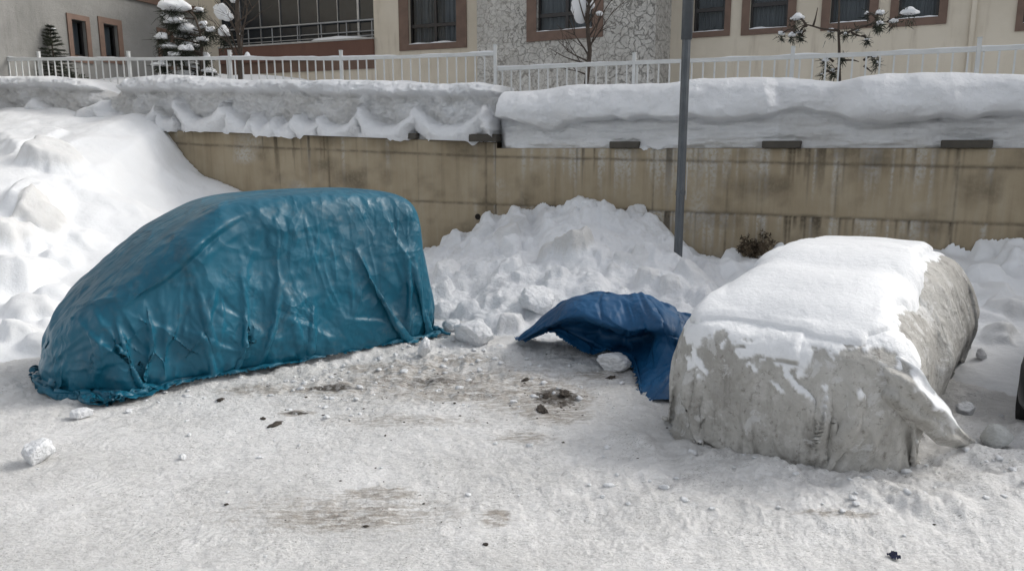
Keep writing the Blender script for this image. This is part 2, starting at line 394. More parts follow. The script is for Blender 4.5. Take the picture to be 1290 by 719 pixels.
rnd = random.Random(5)
def left_clods():
    P = []
    for (u, v, r, hh, dr) in [(62, 205, .55, .30, .5), (30, 250, .5, .24, 0), (58, 285, .42, .28, .7), (8, 298, .4, .28, .5), (20, 345, .5, .25, .1), (75, 330, .35, .12, 0), (25, 395, .35, .2, .2), (62, 372, .25, .12, 0), (15, 425, .3, .18, .1), (45, 442, .22, .15, .1), (100, 300, .3, .1, 0), (40, 180, .8, .22, 0), (120, 250, .7, .12, 0)]:
        h = hit(u, v, left_bank_h); P.append((h.x, h.y+.1, r, hh, rnd.random()*90, dr))
    for i in range(18):
        h = hit(rnd.uniform(-60, 70), rnd.uniform(300, 460), left_bank_h); r = rnd.uniform(.06, .16)
        P.append((h.x, h.y, r, r*.6, rnd.random()*90, 0))
    for i in range(40):
        x = rnd.uniform(-4.2, -1.5); y = rnd.uniform(11, 15); r = rnd.uniform(.1, .25); P.append((x, y, r, r*.7, rnd.random()*90, 0))
    return P
sheet('snow_bank', -15, -1.2, 6.2, 19.2, .034, left_bank_h, lambda x: wall_y(x)+np.where(x < -7.2, .30, -.01), left_clods(), .5, SNOW_SOFT,
      label='huge white snow bank rising to the top of the wall behind the teal van', cat='snow bank')
def right_clods(x0, x1, n):
    P = []
    for i in range(n):
        x = rnd.uniform(x0, x1); yw = float(wall_y(x)); y = yw-abs(rnd.gauss(0, 1.9))-.1
        r = .045+.20*rnd.random()**3; P.append((x, y, r, r*rnd.uniform(.55, .95), rnd.random()*90, rnd.choice((0, 0, 0, .3))))
    return P
big = []
for (u, v, r, hh, dr) in [(590, 395, .2, .14, 0), (620, 385, .16, .12, .1), (650, 400, .14, .1, 0), (560, 400, .16, .12, 0), (700, 350, .18, .14, .1), (722, 318, .34, .30, .75), (690, 322, .2, .2, .5), (640, 300, .26, .24, .45), (605, 300, .28, .2, .2), (575, 305, .2, .16, .1), (805, 335, .17, .17, .3), (815, 348, .17, .15, .3), (770, 275, .35, .12, .1), (830, 272, .3, .16, 0), (735, 262, .4, .14, 0),
                          (560, 345, .28, .22, .2), (585, 365, .2, .16, .1), (640, 340, .25, .18, 0), (550, 375, .22, .2, .1), (900, 340, .3, .22, 0), (870, 350, .25, .18, .2), (925, 330, .28, .18, 0), (845, 365, .18, .14, .3), (880, 375, .2, .14, 0), (660, 355, .2, .14, 0), (855, 318, .24, .16, 0)]:
    h = hit(u, v, right_bank_h); big.append((h.x, h.y+.05, r, hh, rnd.random()*90, dr))
sheet('snow_heap', -2.3, 3.2, 8.0, 15.3, .022, right_bank_h, lambda x: wall_y(x)-.005, right_clods(-2, 2.75, 190)+big, 1., SNOW,
      label='tall lumpy heap of ploughed snow against the concrete wall left of the lamp post', cat='snow heap')
big = []
for (u, v, r, hh, dr) in [(1255, 318, .36, .22, 0), (1205, 320, .3, .14, 0), (1285, 330, .3, .2, 0), (1250, 372, .3, .12, .25), (1275, 395, .3, .16, .3), (1262, 430, .2, .1, .1), (1240, 400, .25, .1, 0)]:
    h = hit(u, v, right_bank_h); big.append((h.x, h.y+.05, r, hh, rnd.random()*90, dr))
sheet('snow_bank', 3.178, 13.4, 4., 13.1, .03, right_bank_h, lambda x: wall_y(x)-.005, right_clods(3.6, 9, 70)+big, .6, SNOW_SOFT,
      label='low soft snow bank between the concrete wall and the grey covered car', cat='snow bank')
# ---------------------------------------------------------------- concrete retaining wall
def frame(e): return math.atan2(e[1], e[0])
eR, eL = ER, -EL
RZ_R, RZ_L = frame(eR), frame(eL)
O_R = Vector((W0[0], W0[1], 0)); O_L = Vector((W0[0], W0[1], 0))
def s_on(u, v, o, e):
    return at_line(u, v, (o[0], o[1]), e)

def concrete_mat():
    t = NT('concrete')
    dk = t.attr('dark'); pl = t.attr('pale'); jo = t.attr('joint')
    n1 = t.noise(1.2, 5, .6); n2 = t.noise(1., 6, .65, co=t.scale((6, 6, .45))); n3 = t.noise(18, 5, .6)
    c = t.mix(t.ramp(n1, .3, .7), (.315, .256, .172), (.385, .322, .226))
    c = t.mix(t.math('MULTIPLY', t.ramp(n2, .5, .75), .5), c, (.40, .355, .275))
    c = t.mix(t.math('MULTIPLY', t.ramp(n2, .52, .30), .28), c, (.17, .135, .09))
    c = t.mix(t.math('MULTIPLY', pl, t.ramp(n3, .3, .6)), c, (.47, .45, .41))
    c = t.mix(t.math('MULTIPLY', dk, t.ramp(n3, .2, .6, .5, 1.)), c, (.075, .06, .042))
    c = t.mix(t.math('MULTIPLY', jo, t.ramp(t.noise(5, 4), .3, .6, .15, .65)), c, (.08, .066, .05))
    n = t.bump(n3, .008, .7); n = t.bump(t.noise(120, 3), .002, .6, n)
    return t.out(c, .85, n, .25)
CONC = concrete_mat()
def wall_face(name, rz, s0, s1, top, hj, vj, label, seed):
    ds, dz = .028, .024
    s = np.arange(s0, s1+ds, ds); m = int(2.9/dz); f = np.linspace(0, 1, m)
    S, Fz = np.meshgrid(s, f, indexing='ij'); T = top(S); Z = -.15+Fz*(T+.15)
    jo = np.zeros_like(S)
    for fn in hj: jo = np.maximum(jo, np.exp(-((Z-fn(S)-.008*fbm(S*3, S*0, octaves=2, seed=seed))/.022)**2))
    for (a, zb, zt, k) in vj: jo = np.maximum(jo, k*np.exp(-((S-a-.012*fbm(Z*3, Z*0+a, octaves=2, seed=seed+1))/.017)**2)*(Z > zb)*(Z < zt))
    y = .022*jo-.004*fbm(S*3, Z*3, octaves=3, seed=seed+2)
    dark = np.zeros_like(S); pale = np.zeros_like(S)
    for fn, ln, k in ((top, .75, .9), (hj[0], .7, .6), (hj[1], .8, 1.)):
        below = fn(S)-Z
        run = np.clip(vn(S*13, S*0+seed, seed=seed+5)*.6+vn(S*29, S*0, seed=seed+6)*.55+.9*vn(S*1.1, S*0, seed=seed+7)-.45, 0, 1)
        L = ln*(.25+.9*np.abs(vn(S*17, S*0, seed=seed+8)))
        dark = np.maximum(dark, k*np.clip(run*2.6, 0, 1)*(below > -.01)*np.clip(1-below/L, 0, 1)**.7)
        run2 = np.clip(vn(S*9, S*0, seed=seed+15)*.7+vn(S*23, S*0, seed=seed+16)*.5+.7*vn(S*.9, S*0, seed=seed+17)-.42, 0, 1)
        pale = np.maximum(pale, np.clip(run2*2.4, 0, 1)*(below > 0)*np.clip(1-below/(L*1.2), 0, 1))
    dark = np.maximum(dark, .55*np.clip(fbm(S*1.4, Z*1.8, octaves=4, seed=seed+20)-.12, 0, 1)*2)
    pale = np.maximum(pale, 1.6*np.clip(fbm(S*1.1+7, Z*1.4, octaves=4, seed=seed+21)-.25, 0, 1))
    X = np.stack([S, y, Z], -1)
    back = X[:, -1:].copy(); back[..., 1] = .34; bot = back.copy(); bot[..., 2] = -.15
    X = np.concatenate([X, back, bot], 1)
    ex = lambda A: np.concatenate([A, A[:, -1:], A[:, -1:]], 1)
    me = grid_mesh(name, X, None, {'dark': ex(dark), 'pale': ex(pale), 'joint': ex(jo)})
    o = link(name, me, CONC, smooth=False, label=label, cat='wall')
    o.location = O_R; o.rotation_euler = (0, 0, rz)
    return o
topR = lambda s: 2.30+0*np.asarray(s); topL = lambda s: 2.41-.036*np.asarray(s)
vjR = [(s_on(u, 230, O_R, eR)[0], zb, zt, k) for u, zb, zt, k in ((700, 1.24, 2.1, .35), (823, 1.24, 2.3, .8), (917, 0, 2.1, .7), (962, 0, 2.3, .5), (1055, 1.24, 2.1, .9), (1071, 0, 1.24, .6), (1205, 0, 2.1, .6), (1248, 1.24, 2.1, .3))]
wallR = wall_face('retaining_wall', RZ_R, 0, 16, topR, [lambda s: 2.14-.014*s, lambda s: 1.235+0*s], vjR,
                  'long stained concrete retaining wall behind the lamp post and the grey car', 100)
vjL = [(s_on(u, 230, O_L, eL)[0], zb, zt, k) for u, zb, zt, k in ((415, 0, 2.7, .9), (268, 1.2, 2.7, .3), (353, 1.2, 2.3, .4), (527, 1.2, 2.45, .4), (612, 0, 2.5, .9))]
wallL = wall_face('retaining_wall', RZ_L, -16, -.0, topL, [lambda s: topL(s)-.27, lambda s: 1.235-.02*s], vjL,
                  'stretch of concrete wall with a slightly higher top, above the roof of the teal covered van', 200)
COPE = plain('dark_coping', (.075, .067, .055), .85)
for (u0, u1, o, e, root, top, p) in ((770, 806, O_R, eR, wallR, topR, 0), (961, 1009, O_R, eR, wallR, topR, 0), (1185, 1250, O_R, eR, wallR, topR, 0), (505, 527, O_L, eL, wallL, topL, 0), (594, 628, O_L, eL, wallL, topL, .06)):
    a, b = s_on(u0, 182, o, e)[0], s_on(u1, 182, o, e)[0]; z = float(top((a+b)/2))
    MB().box(Matrix(), (a, -.10-p, z+.004), (b, .22, z+.115+p*.5)).build('coping_block', COPE, root, bevel=.008)
# drain hole near the corner
s, z = s_on(602, 273, O_L, eL); hole = MB()
n = 20; ring = []
for r, y in ((.058, .0), (.050, -.012), (.043, -.012), (.040, .0), (.036, -.004), (.0, -.003)):
    ring.append([Vector((s+r*math.cos(2*math.pi*i/n), y-.006, z+r*math.sin(2*math.pi*i/n))) for i in range(n)])
for k in range(5):
    o = len(hole.v); hole.add(ring[k]+ring[k+1], [(i, (i+1) % n, n+(i+1) % n, n+i) for i in range(n)])
hole.build('drain_pipe', plain('drain_dark', (.02, .016, .012), .9), wallL)
# short repaired strip of lighter mortar beside the corner joint
# ---------------------------------------------------------------- the snow lying along the top of the wall
def ledge(name, rz, s0, s1, top, H, front, label, dirtf, seed, hangk):
    ds = .022; s = np.arange(s0, s1, ds); nf, nt = 64, 22
    Hs = H(s)+.05*fbm(s*1.3, s*0, octaves=3, seed=seed)
    R = .55 if hangk > .18 else .34
    z = np.linspace(0, 1, nf)[None]*np.ones_like(s)[:, None]
    # denser towards the rounded top edge
    zz = z*Hs[:, None]; S = np.repeat(s[:, None], nf, 1)
    o = front(S, zz, Hs[:, None])
    q = np.clip((zz-(Hs[:, None]-R))/R, 0, 1)
    o = o-R*(1-np.sqrt(np.clip(1-q*q, 0, 1)))
    tt = np.linspace(0, 1, nt+1)[1:][None]
    ot = o[:, -1:]*(1-tt)+(-1.25)*tt
    St = np.repeat(s[:, None], nt, 1)
    zt = Hs[:, None]+.03*np.sin(tt*math.pi)+.03*fbm(St*1.5, ot*2, octaves=3, seed=seed+3)*np.minimum(tt*3, 1)+.012*fbm(St*6, ot*6, octaves=3, seed=seed+4)*np.minimum(tt*4, 1)
    O = np.concatenate([o, ot], 1); Z = np.concatenate([zz, zt], 1); S2 = np.concatenate([S, St], 1)
    hang = np.clip(fbm(S2*2.6, S2*0, octaves=4, seed=seed+9, gain=.6)-.02, 0, .5)*hangk*np.clip(1-Z/.22, 0, 1)*sstep(-.01, .04, O)
    Z = Z+top(S2)+.004-hang
    dz = dirtf(S, zz, Hs[:, None]); D = np.concatenate([dz, np.zeros_like(ot)], 1)
    e_ = 0 if s0 > -1 else -1
    O[e_] = -1.25; D[e_] = .3
    X = np.stack([S2, -O, Z], -1)
    ob = link(name, grid_mesh(name, X, None, {'dirt': D}), SNOW_CRUST if 'thick' in label else SNOW, smooth=True, label=label, cat='snow ledge')
    ob.location = O_R; ob.rotation_euler = (0, 0, rz)
    return ob
sU = lambda u: s_on(u, 150, O_R, eR)[0]
gap0, gap1, gapm = sU(978), sU(1054), sU(1010)
def frontR(S, z, H):
    S = S+.04*fbm(S*2.3, z*4, octaves=3, seed=40)
    zb = .50+.17*fbm(S*.9, S*0, octaves=4, seed=41, gain=.6)-.12*np.exp(-((S-sU(692))/.20)**2)+.05*np.exp(-((S-sU(715))/.15)**2)-.08*sstep(sU(1040), sU(1070), S)
    up = sstep(zb-.025, zb+.03, z)
    gap = .75*sstep(gap0-.10, gap0+.06, S+.25*(z-.6)+.05*fbm(z*6, S*0, octaves=3, seed=39))*sstep(gap1+.35, gap1-.15, S)
    bul = (.36+.16*fbm(S*.8, S*0+2, octaves=3, seed=48))*np.where(z < .66, 1-((z-.66)/.42)**2, 1)
    low = -.08+.085*fbm(S*1.6, z*5, octaves=6, seed=42, gain=.66)+.045*ridge(S*.9, z*9, octaves=4, seed=43, gain=.6)-.05*sstep(zb-.12, zb, z)
    bul = bul+.09*fbm(S*2.2, z*2.6, octaves=4, seed=38, gain=.55)
    b2 = -.02+.09*fbm(S*2.2, z*4, octaves=5, seed=44, gain=.6)+.03*ridge(S*1.4, z*5, octaves=3, seed=49)
    u_ = bul*(1-gap)+b2*gap
    ends = sstep(-.02, .22, S)
    o = low*(1-up)+u_*up
    o = o+.10*fbm(S*1.0, z*1.5, octaves=4, seed=45, gain=.55)+.016*fbm(S*5, z*14, octaves=4, seed=46, gain=.6)*(1-.55*up)
    return o*ends-.22*(1-ends)
def dirtR(S, z, H):
    zb = .5; gap = sstep(gap0, gap0+.06, S)*sstep(gap1+.2, gap1-.1, S)
    return np.clip((1-sstep(zb-.1, zb+.02, z))*(.22+.25*fbm(S*2, z*7, octaves=3, seed=47))+gap*.30*sstep(.95, .75, z), 0, 1)
ledge('snow_ledge', RZ_R, -.02, 16, topR, lambda s: np.interp(s, [sU(u) for u in (640, 700, 760, 830, 880, 980, 1050, 1110, 1290)]+[16], [1.02, 1.12, 1.08, 1.05, 1.13, 1.11, 1.03, 1.09, 1.00, 1.02]), frontR,
      'thick rounded slab of snow overhanging the wall right of its corner', dirtR, 300, .20)
sV = lambda u: s_on(u, 160, O_L, eL)[0]
CUSP = np.array([-16., -13, -11, -9, -7.6]+[sV(u) for u in (225, 292, 330, 352, 376, 406, 456, 523, 612, 700)])
def scal(S):
    i = np.clip(np.searchsorted(CUSP, S)-1, 0, len(CUSP)-2); a, b = CUSP[i], CUSP[i+1]; w = np.abs(2*(S-a)/(b-a)-1)
    amp = np.clip((b-a)*.36, .10, .42); hsh = vn(i*3.7+.5, i*0.+.5, seed=77)
    return .25-.05*hsh+amp*(w**2.0)-.02+.10*fbm(S*1.7, S*0, octaves=4, seed=50, gain=.6), w
def frontL(S, z, H):
    S = S+.16*fbm(S*1.6, z*3, octaves=4, seed=59, gain=.6)
    ht, w = scal(S)
    r = .20
    c = ht-r; R_ = .34+.16*fbm(S*1.4, S*0, octaves=2, seed=60)
    roll = np.where(z > c, R_*np.sqrt(np.clip(1-((z-c)/r)**2, 0, 1)), R_-.24*np.clip((c-z)/.3, 0, 1)**1.5)-.05
    up0 = .86+.08*fbm(S*1.1, S*0, octaves=3, seed=53)+.05*w
    over = sstep(up0-.08, up0+.05, z)*(.30+.09*fbm(S*1.3, z*2, octaves=3, seed=54))
    rec = -.14+.16*fbm(S*2.4, z*3.5, octaves=6, seed=55, gain=.66)-.12*np.abs(fbm(S*3.1, z*3.6, octaves=5, seed=56, gain=.62))+.04
    inr = sstep(ht-.015, ht+.02, z)
    o = np.maximum(roll*(1-inr)+rec*inr, rec)+over*inr
    return o+.022*fbm(S*6, z*7, octaves=4, seed=57, gain=.6)
def dirtL(S, z, H):
    ht, w = scal(S)
    return np.clip(sstep(ht, ht+.05, z)*sstep(.90, .78, z)*(.5+.6*fbm(S*2.2, z*3.5, octaves=5, seed=58)), 0, 1)
ledge('snow_ledge', RZ_L, -16, -.0, topL, lambda s: 1.08+.05*np.exp(-((s-sV(430))/.8)**2)-.33*np.exp(-((s-sV(135))/.42)**2)+.10*np.exp(-((s-sV(215))/1.2)**2), frontL,
      'scalloped double roll of snow on the wall left of its corner', dirtL, 400, .16)

# ---------------------------------------------------------------- fence
WHITE = plain('white_paint', (.62, .63, .62), .45, .06, 5)
def fence(name, rz, off, rail, posts, s0, s1, pitch, ztop, label, last_tall):
    rot = Matrix.Rotation(rz, 3, 'Z')
    loc = O_R+rot@Vector((0, off, 0))
    root = empty(name, loc, rz, label=label, cat='fence')
    def bar(nm, a, b, w, h):          # rail from a to b (s, z top)
        mb = MB(); (xa, za), (xb, zb) = a, b
        V = [(x, y, z) for x, z in ((xa, za), (xb, zb)) for y, z in ((-w/2, z-h), (w/2, z-h), (w/2, z), (-w/2, z))]
        mb.add([Vector(p) for p in V], [(0, 1, 2, 3), (7, 6, 5, 4), (0, 4, 5, 1), (1, 5, 6, 2), (2, 6, 7, 3), (3, 7, 4, 0)])
        return mb.build(nm, WHITE, root)
    ends = sorted(set([s0]+list(posts)+[s1]))
    for a, b in zip(ends[:-1], ends[1:]):
        a2, b2 = a+(.031 if a in posts else 0), b-(.031 if b in posts else 0)
        bar('top_rail', (a2, ztop(a2)), (b2, ztop(b2)), .055, .062)
        bar('bottom_rail', (a2, ztop(a2)-1.15), (b2, ztop(b2)-1.15), .04, .04)
        sn = []
        k = max(2, int((b2-a2)/.035)); mb = MB(); rows = []
        for i in range(k+1):
            s = a2+(b2-a2)*i/k; n_ = float(fbm(s*1.9, 0*s+off, octaves=3, seed=71)); hh = .004+max(0, .028*(n_+.35)); w = .018+.012*min(1, max(0, n_+.5))
            z = ztop(s)+.0015; rows.append([Vector((s, -w, z)), Vector((s, -w*.7, z+hh*.75)), Vector((s, 0, z+hh)), Vector((s, w*.7, z+hh*.7)), Vector((s, w, z))])
        for i in range(k):
            for j in range(4): mb.quad(rows[i][j], rows[i+1][j], rows[i+1][j+1], rows[i][j+1])
        mb.build('snow_strip', SNOW_SOFT, root)
    for p in posts:
        z = ztop(p); t = .13
        pm = MB().box(Matrix(), (p-.03, -.03, z-1.6), (p+.03, .03, z+t)).build('post', WHITE, root, bevel=.004)
        MB().box(Matrix(), (p-.036, -.036, z+t), (p+.036, .036, z+t+.014)).build('post_cap', WHITE, pm, bevel=.004)
    base = None
    k = math.floor(s0/pitch)
    s = s0+pitch*.5
    cnt = 0
    while s < s1 and cnt < 99:
        if all(abs(s-p) > .05 for p in posts):
            if base is None:
                base = MB().box(Matrix(), (-.0125, -.0125, -1.25), (.0125, .0125, -.0625)).build('picket', WHITE, root, bevel=.002); o = base
            else:
                o = base.copy(); COL.objects.link(o); o.parent = root
            o.location = (s, 0, ztop(s)); cnt += 1
        s += pitch
    return root
OFF = .78
of = O_R+Matrix.Rotation(RZ_R, 3, 'Z')@Vector((0, OFF, 0)); ofl = O_R+Matrix.Rotation(RZ_L, 3, 'Z')@Vector((0, OFF, 0))
pR = [s_on(u, 80, of, eR)[0] for u in (799, 998, 1231)]; pR += [pR[-1]+2.65, pR[-1]+5.3, pR[-1]+7.95]
pL = [s_on(u, 80, ofl, eL)[0] for u in (50, 163, 290, 430, 624)]
d_ = pL[1]-pL[0]; pL = [pL[0]-d_*2, pL[0]-d_]+pL
zR = [s_on(u, v, of, eR) for u, v in ((640, 84.5), (799, 77), (998, 70), (1231, 60), (1290, 57))]
zL = [s_on(u, v, ofl, eL) for u, v in ((0, 73), (163, 73), (290, 72), (430, 72.5), (520, 70), (624, 66))]
ztR = lambda s: float(np.interp(s, [a[0] for a in zR], [a[1] for a in zR])); ztL = lambda s: float(np.interp(s, [a[0] for a in zL], [a[1] for a in zL]))
fence('metal_fence', RZ_R, OFF, None, pR, s_on(627.5, 80, of, eR)[0], pR[-1], .197, ztR, 'white metal picket fence with a lower rail right of the tall post', None)
fence('metal_fence', RZ_L, OFF, None, pL, pL[0], pL[-1], .197, ztL, 'white metal picket fence sinking into the snow left of the tall post', None)

# ---------------------------------------------------------------- snow on the terrace behind the fence
def build_terrace():
    s = np.concatenate([np.arange(-24, -.01, .12), np.arange(0, 20, .12)]); w = np.concatenate([np.arange(.34, 8, .12), np.arange(8, 16, .5)])
    S, Wd = np.meshgrid(s, w, indexing='ij')
    base = np.where(S[..., None] < 0, W0+S[..., None]*eL, W0+S[..., None]*eR)
    # the inward direction turns from one stretch to the other
    k = sstep(-2.5, 2.5, S)[..., None]; N = NL*(1-k)+NR*k; N = N/np.linalg.norm(N, axis=-1, keepdims=True)
    P = base+N*Wd[..., None]
    z = np.interp(S, [-24, -8, -5, 0, 20], [3.62, 3.6, 3.40, 3.2, 3.12])+np.interp(S, [-24, -7, -5, -3, 20], [.26, .20, .05, .0, .0])*np.clip(Wd-.9, 0, 3)
    z = z-.35*sstep(.9, .34, Wd)+.10*fbm(P[..., 0]*.7, P[..., 1]*.7, octaves=3, seed=81)+.03*fbm(P[..., 0]*3, P[..., 1]*3, octaves=3, seed=82)
    link('terrace', grid_mesh('terrace', np.concatenate([P, z[..., None]], -1)), SNOW_SOFT, smooth=True, kind='structure')
build_terrace()
# ---------------------------------------------------------------- buildings
def wall_with_holes(mb, s0, s1, z0, z1, holes, y=0., depth=.16):
    xs = sorted({s0, s1, *[h[0] for h in holes], *[h[1] for h in holes]}); zs = sorted({z0, z1, *[h[2] for h in holes], *[h[3] for h in holes]})
    xs = [x for x in xs if s0 <= x <= s1]; zs = [z for z in zs if z0 <= z <= z1]
    for a, b in zip(xs[:-1], xs[1:]):
        for c, d in zip(zs[:-1], zs[1:]):
            mx, mz = (a+b)/2, (c+d)/2
            if any(h[0] < mx < h[1] and h[2] < mz < h[3] for h in holes): continue
            mb.quad(Vector((a, y, c)), Vector((b, y, c)), Vector((b, y, d)), Vector((a, y, d)))
    for h in holes:
        a, b, c, d = h
        mb.quad(Vector((a, y, c)), Vector((a, y+depth, c)), Vector((a, y+depth, d)), Vector((a, y, d)))
        mb.quad(Vector((b, y, c)), Vector((b, y, d)), Vector((b, y+depth, d)), Vector((b, y+depth, c)))
        mb.quad(Vector((a, y, c)), Vector((b, y, c)), Vector((b, y+depth, c)), Vector((a, y+depth, c)))
        mb.quad(Vector((a, y, d)), Vector((a, y+depth, d)), Vector((b, y+depth, d)), Vector((b, y, d)))
    return mb
def stucco(name, a, b, stain=(.30, .25, .19), bump=.004, k=.5):
    t = NT(name)
    n1 = t.noise(.8, 5, .6); n2 = t.noise(1, 5, .6, co=t.scale((4, 4, .5)))
    c = t.mix(t.ramp(n1, .3, .7), a, b)
    c = t.mix(t.math('MULTIPLY', t.ramp(n2, .52, .78), k), c, stain)
    n = t.bump(t.noise(45, 4), bump); n = t.bump(t.noise(6, 4), bump*2, .6, n)
    return t.out(c, .85, n, .2)
CREAM = stucco('cream_render', (.63, .565, .46), (.71, .645, .535), (.36, .295, .22))
GREYR = stucco('grey_render', (.24, .236, .222), (.31, .303, .285), (.17, .165, .158), .02, .7)
BROWN = plain('brown_trim', (.165, .105, .078), .6, .12, 4)
DARKF = plain('dark_sash', (.018, .015, .015), .35, .1)
TERRA = stucco('brown_render', (.15, .085, .066), (.185, .105, .08), (.10, .06, .05))
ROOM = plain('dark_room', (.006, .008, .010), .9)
def stone_mat():
    t = NT('crazy_paving')
    co = t.n('VectorMath', operation='ADD'); sc = t.n('VectorMath', operation='SCALE')
    nz = t.n('TexNoise'); t.put(nz.inputs['Vector'], t.co); nz.inputs['Scale'].default_value = 3.2; nz.inputs['Detail'].default_value = 3
    t.put(sc.inputs[0], nz.outputs['Color']); sc.inputs['Scale'].default_value = .46
    t.put(co.inputs[0], t.co); t.put(co.inputs[1], sc.outputs[0])
    mp = t.n('Mapping'); t.put(mp.inputs['Vector'], co.outputs[0]); mp.inputs['Scale'].default_value = (1, 1, 1.15)
    d = t.voro(5.2, 'DISTANCE_TO_EDGE', mp.outputs[0])
    line = t.ramp(d, .02, .06); core = t.ramp(d, .0, .022)
    c = t.mix(t.ramp(t.noise(2.2, 4), .35, .65), (.62, .60, .56), (.74, .72, .675))
    c = t.mix(t.math('MULTIPLY', t.ramp(t.noise(14, 5, .7), .45, .65), .5), c, (.33, .31, .275))
    c = t.mix(t.math('ADD', t.math('MULTIPLY', line, t.ramp(t.noise(2.5, 3), .35, .65, .3, .75)), t.math('SUBTRACT', 1., t.ramp(t.noise(2.5, 3), .35, .65, .3, .75))), (.19, .175, .155), c)
    c = t.mix(core, (.52, .50, .46), c)
    h = t.math('ADD', line, t.math('MULTIPLY', t.math('SUBTRACT', 1., core), .9))
    n = t.bump(h, .035, .9); n = t.bump(t.noise(9, 8, .72), .10, .9, n)
    return t.out(c, .85, n, .2)
STONE = stone_mat()
def glass_mat():
    m = bpy.data.materials.new('window_glass'); m.use_nodes = True; t = m.node_tree; t.nodes.remove(t.nodes['Principled BSDF'])
    g = t.nodes.new('ShaderNodeBsdfGlossy'); g.inputs['Roughness'].default_value = .04
    tr = t.nodes.new('ShaderNodeBsdfTransparent'); tr.inputs[0].default_value = (.55, .58, .60, 1)
    fr = t.nodes.new('ShaderNodeFresnel'); fr.inputs['IOR'].default_value = 1.3
    mx = t.nodes.new('ShaderNodeMixShader'); t.links.new(fr.outputs[0], mx.inputs[0]); t.links.new(tr.outputs[0], mx.inputs[1]); t.links.new(g.outputs[0], mx.inputs[2])
    t.links.new(mx.outputs[0], t.nodes['Material Output'].inputs[0]); return m
GLASS = glass_mat()
def curtain_mat(name, a, b, sc):
    t = NT(name); f = t.noise(1, 3, .5, co=t.scale((sc, sc, .4)))
    return t.out(t.mix(t.ramp(f, .3, .7), a, b), .9, t.bump(f, .03))
CURT = curtain_mat('net_curtain', (.20, .21, .22), (.42, .44, .45), 22)
BLIND_REFL = curtain_mat('blind_with_reflection', (.34, .365, .38), (.48, .50, .515), 3)  # grey blind, lightened so its colour carries the panes' pale reflection

def window(root, s0, s1, z0, z1, fb, fs, depth=.16, mull=(.5,), transom=.62, cover=BLIND_REFL, cov=(.15, .85), snow=True, trim=BROWN, split=True):
    """outer trim from s0..s1, z0..z1; fb = bottom trim, fs = side trim"""
    a, b, c, d = s0+fs, s1-fs, z0+fb, z1-fs
    f = MB()
    for lo, hi in (((s0, -.035, z0), (s1, .0, z0+fb)), ((s0, -.035, z1-fs), (s1, .0, z1)), ((s0, -.035, z0+fb), (a, .0, z1-fs)), ((b, -.035, z0+fb), (s1, .0, z1-fs))): f.box(Matrix(), lo, hi)
    w = f.build('window', trim, root)
    y = depth-.06; sf = .055; m = MB()
    for lo, hi in (((a+.002, y, c+.002), (b-.002, y+.05, c+sf)), ((a+.002, y, d-sf), (b-.002, y+.05, d-.002)), ((a+.002, y, c+sf), (a+sf, y+.05, d-sf)), ((b-sf, y, c+sf), (b-.002, y+.05, d-sf))): m.box(Matrix(), lo, hi)
    for q in mull:
        x = a+(b-a)*q; m.box(Matrix(), (x-.04, y-.006, c+sf), (x+.04, y+.056, d-sf))
    zt = c+(d-c)*transom
    edges = [a+sf]+[a+(b-a)*q for q in mull]+[b-sf]
    for x0, x1 in zip(edges[:-1], edges[1:]):
        m.box(Matrix(), (x0+(.04 if x0 != a+sf else 0), y-.003, zt-.045), (x1-(.04 if x1 != b-sf else 0), y+.053, zt+.045))
    m.build('sash', DARKF, w)
    MB().quad(Vector((a+sf, y+.025, c+sf)), Vector((b-sf, y+.025, c+sf)), Vector((b-sf, y+.025, d-sf)), Vector((a+sf, y+.025, d-sf))).build('pane', GLASS, w)
    MB().box(Matrix(), (a, .001, c-.012), (b, y-.004, c+.0)).build('sill', plain_white, w) if False else None
    r = MB(); e = depth+.9
    V = [Vector(p) for p in ((a, depth, c), (b, depth, c), (b, e, c), (a, e, c), (a, depth, d), (b, depth, d), (b, e, d), (a, e, d))]
    r.add(V, [(0, 1, 2, 3), (4, 7, 6, 5), (0, 3, 7, 4), (1, 5, 6, 2), (3, 2, 6, 7)]); r.build('room', ROOM, w)
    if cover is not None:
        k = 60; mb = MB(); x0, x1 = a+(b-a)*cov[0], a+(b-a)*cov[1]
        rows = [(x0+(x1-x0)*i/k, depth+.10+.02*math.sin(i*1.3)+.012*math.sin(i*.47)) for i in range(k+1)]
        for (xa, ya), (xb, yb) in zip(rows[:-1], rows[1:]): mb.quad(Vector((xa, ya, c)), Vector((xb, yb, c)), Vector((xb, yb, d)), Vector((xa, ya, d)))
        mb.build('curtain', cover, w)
    if snow:
        k = 24; mb = MB(); rows = []
        for i in range(k+1):
            x = a+.01+(b-a-.02)*i/k; hh = .012+.05*max(0, .35+float(fbm(x*2.2, z0*3+0*x, octaves=3, seed=91)))*min(1, 4*min(i, k-i)/k+.25)
            rows.append([Vector((x, -.034, c+.002)), Vector((x, -.030, c+hh*.7)), Vector((x, .03, c+hh)), Vector((x, y-.004, c+hh*1.1))])
        for i in range(k):
            for j in range(3): mb.quad(rows[i][j], rows[i+1][j], rows[i+1][j+1], rows[i][j+1])
        mb.build('sill_snow', SNOW_SOFT, w, smooth=True)
    return w
def house(name, o, e, **k):
    r = empty(name, (o[0], o[1], 0), frame(e), **k); r['o'] = (o[0], o[1]); return r
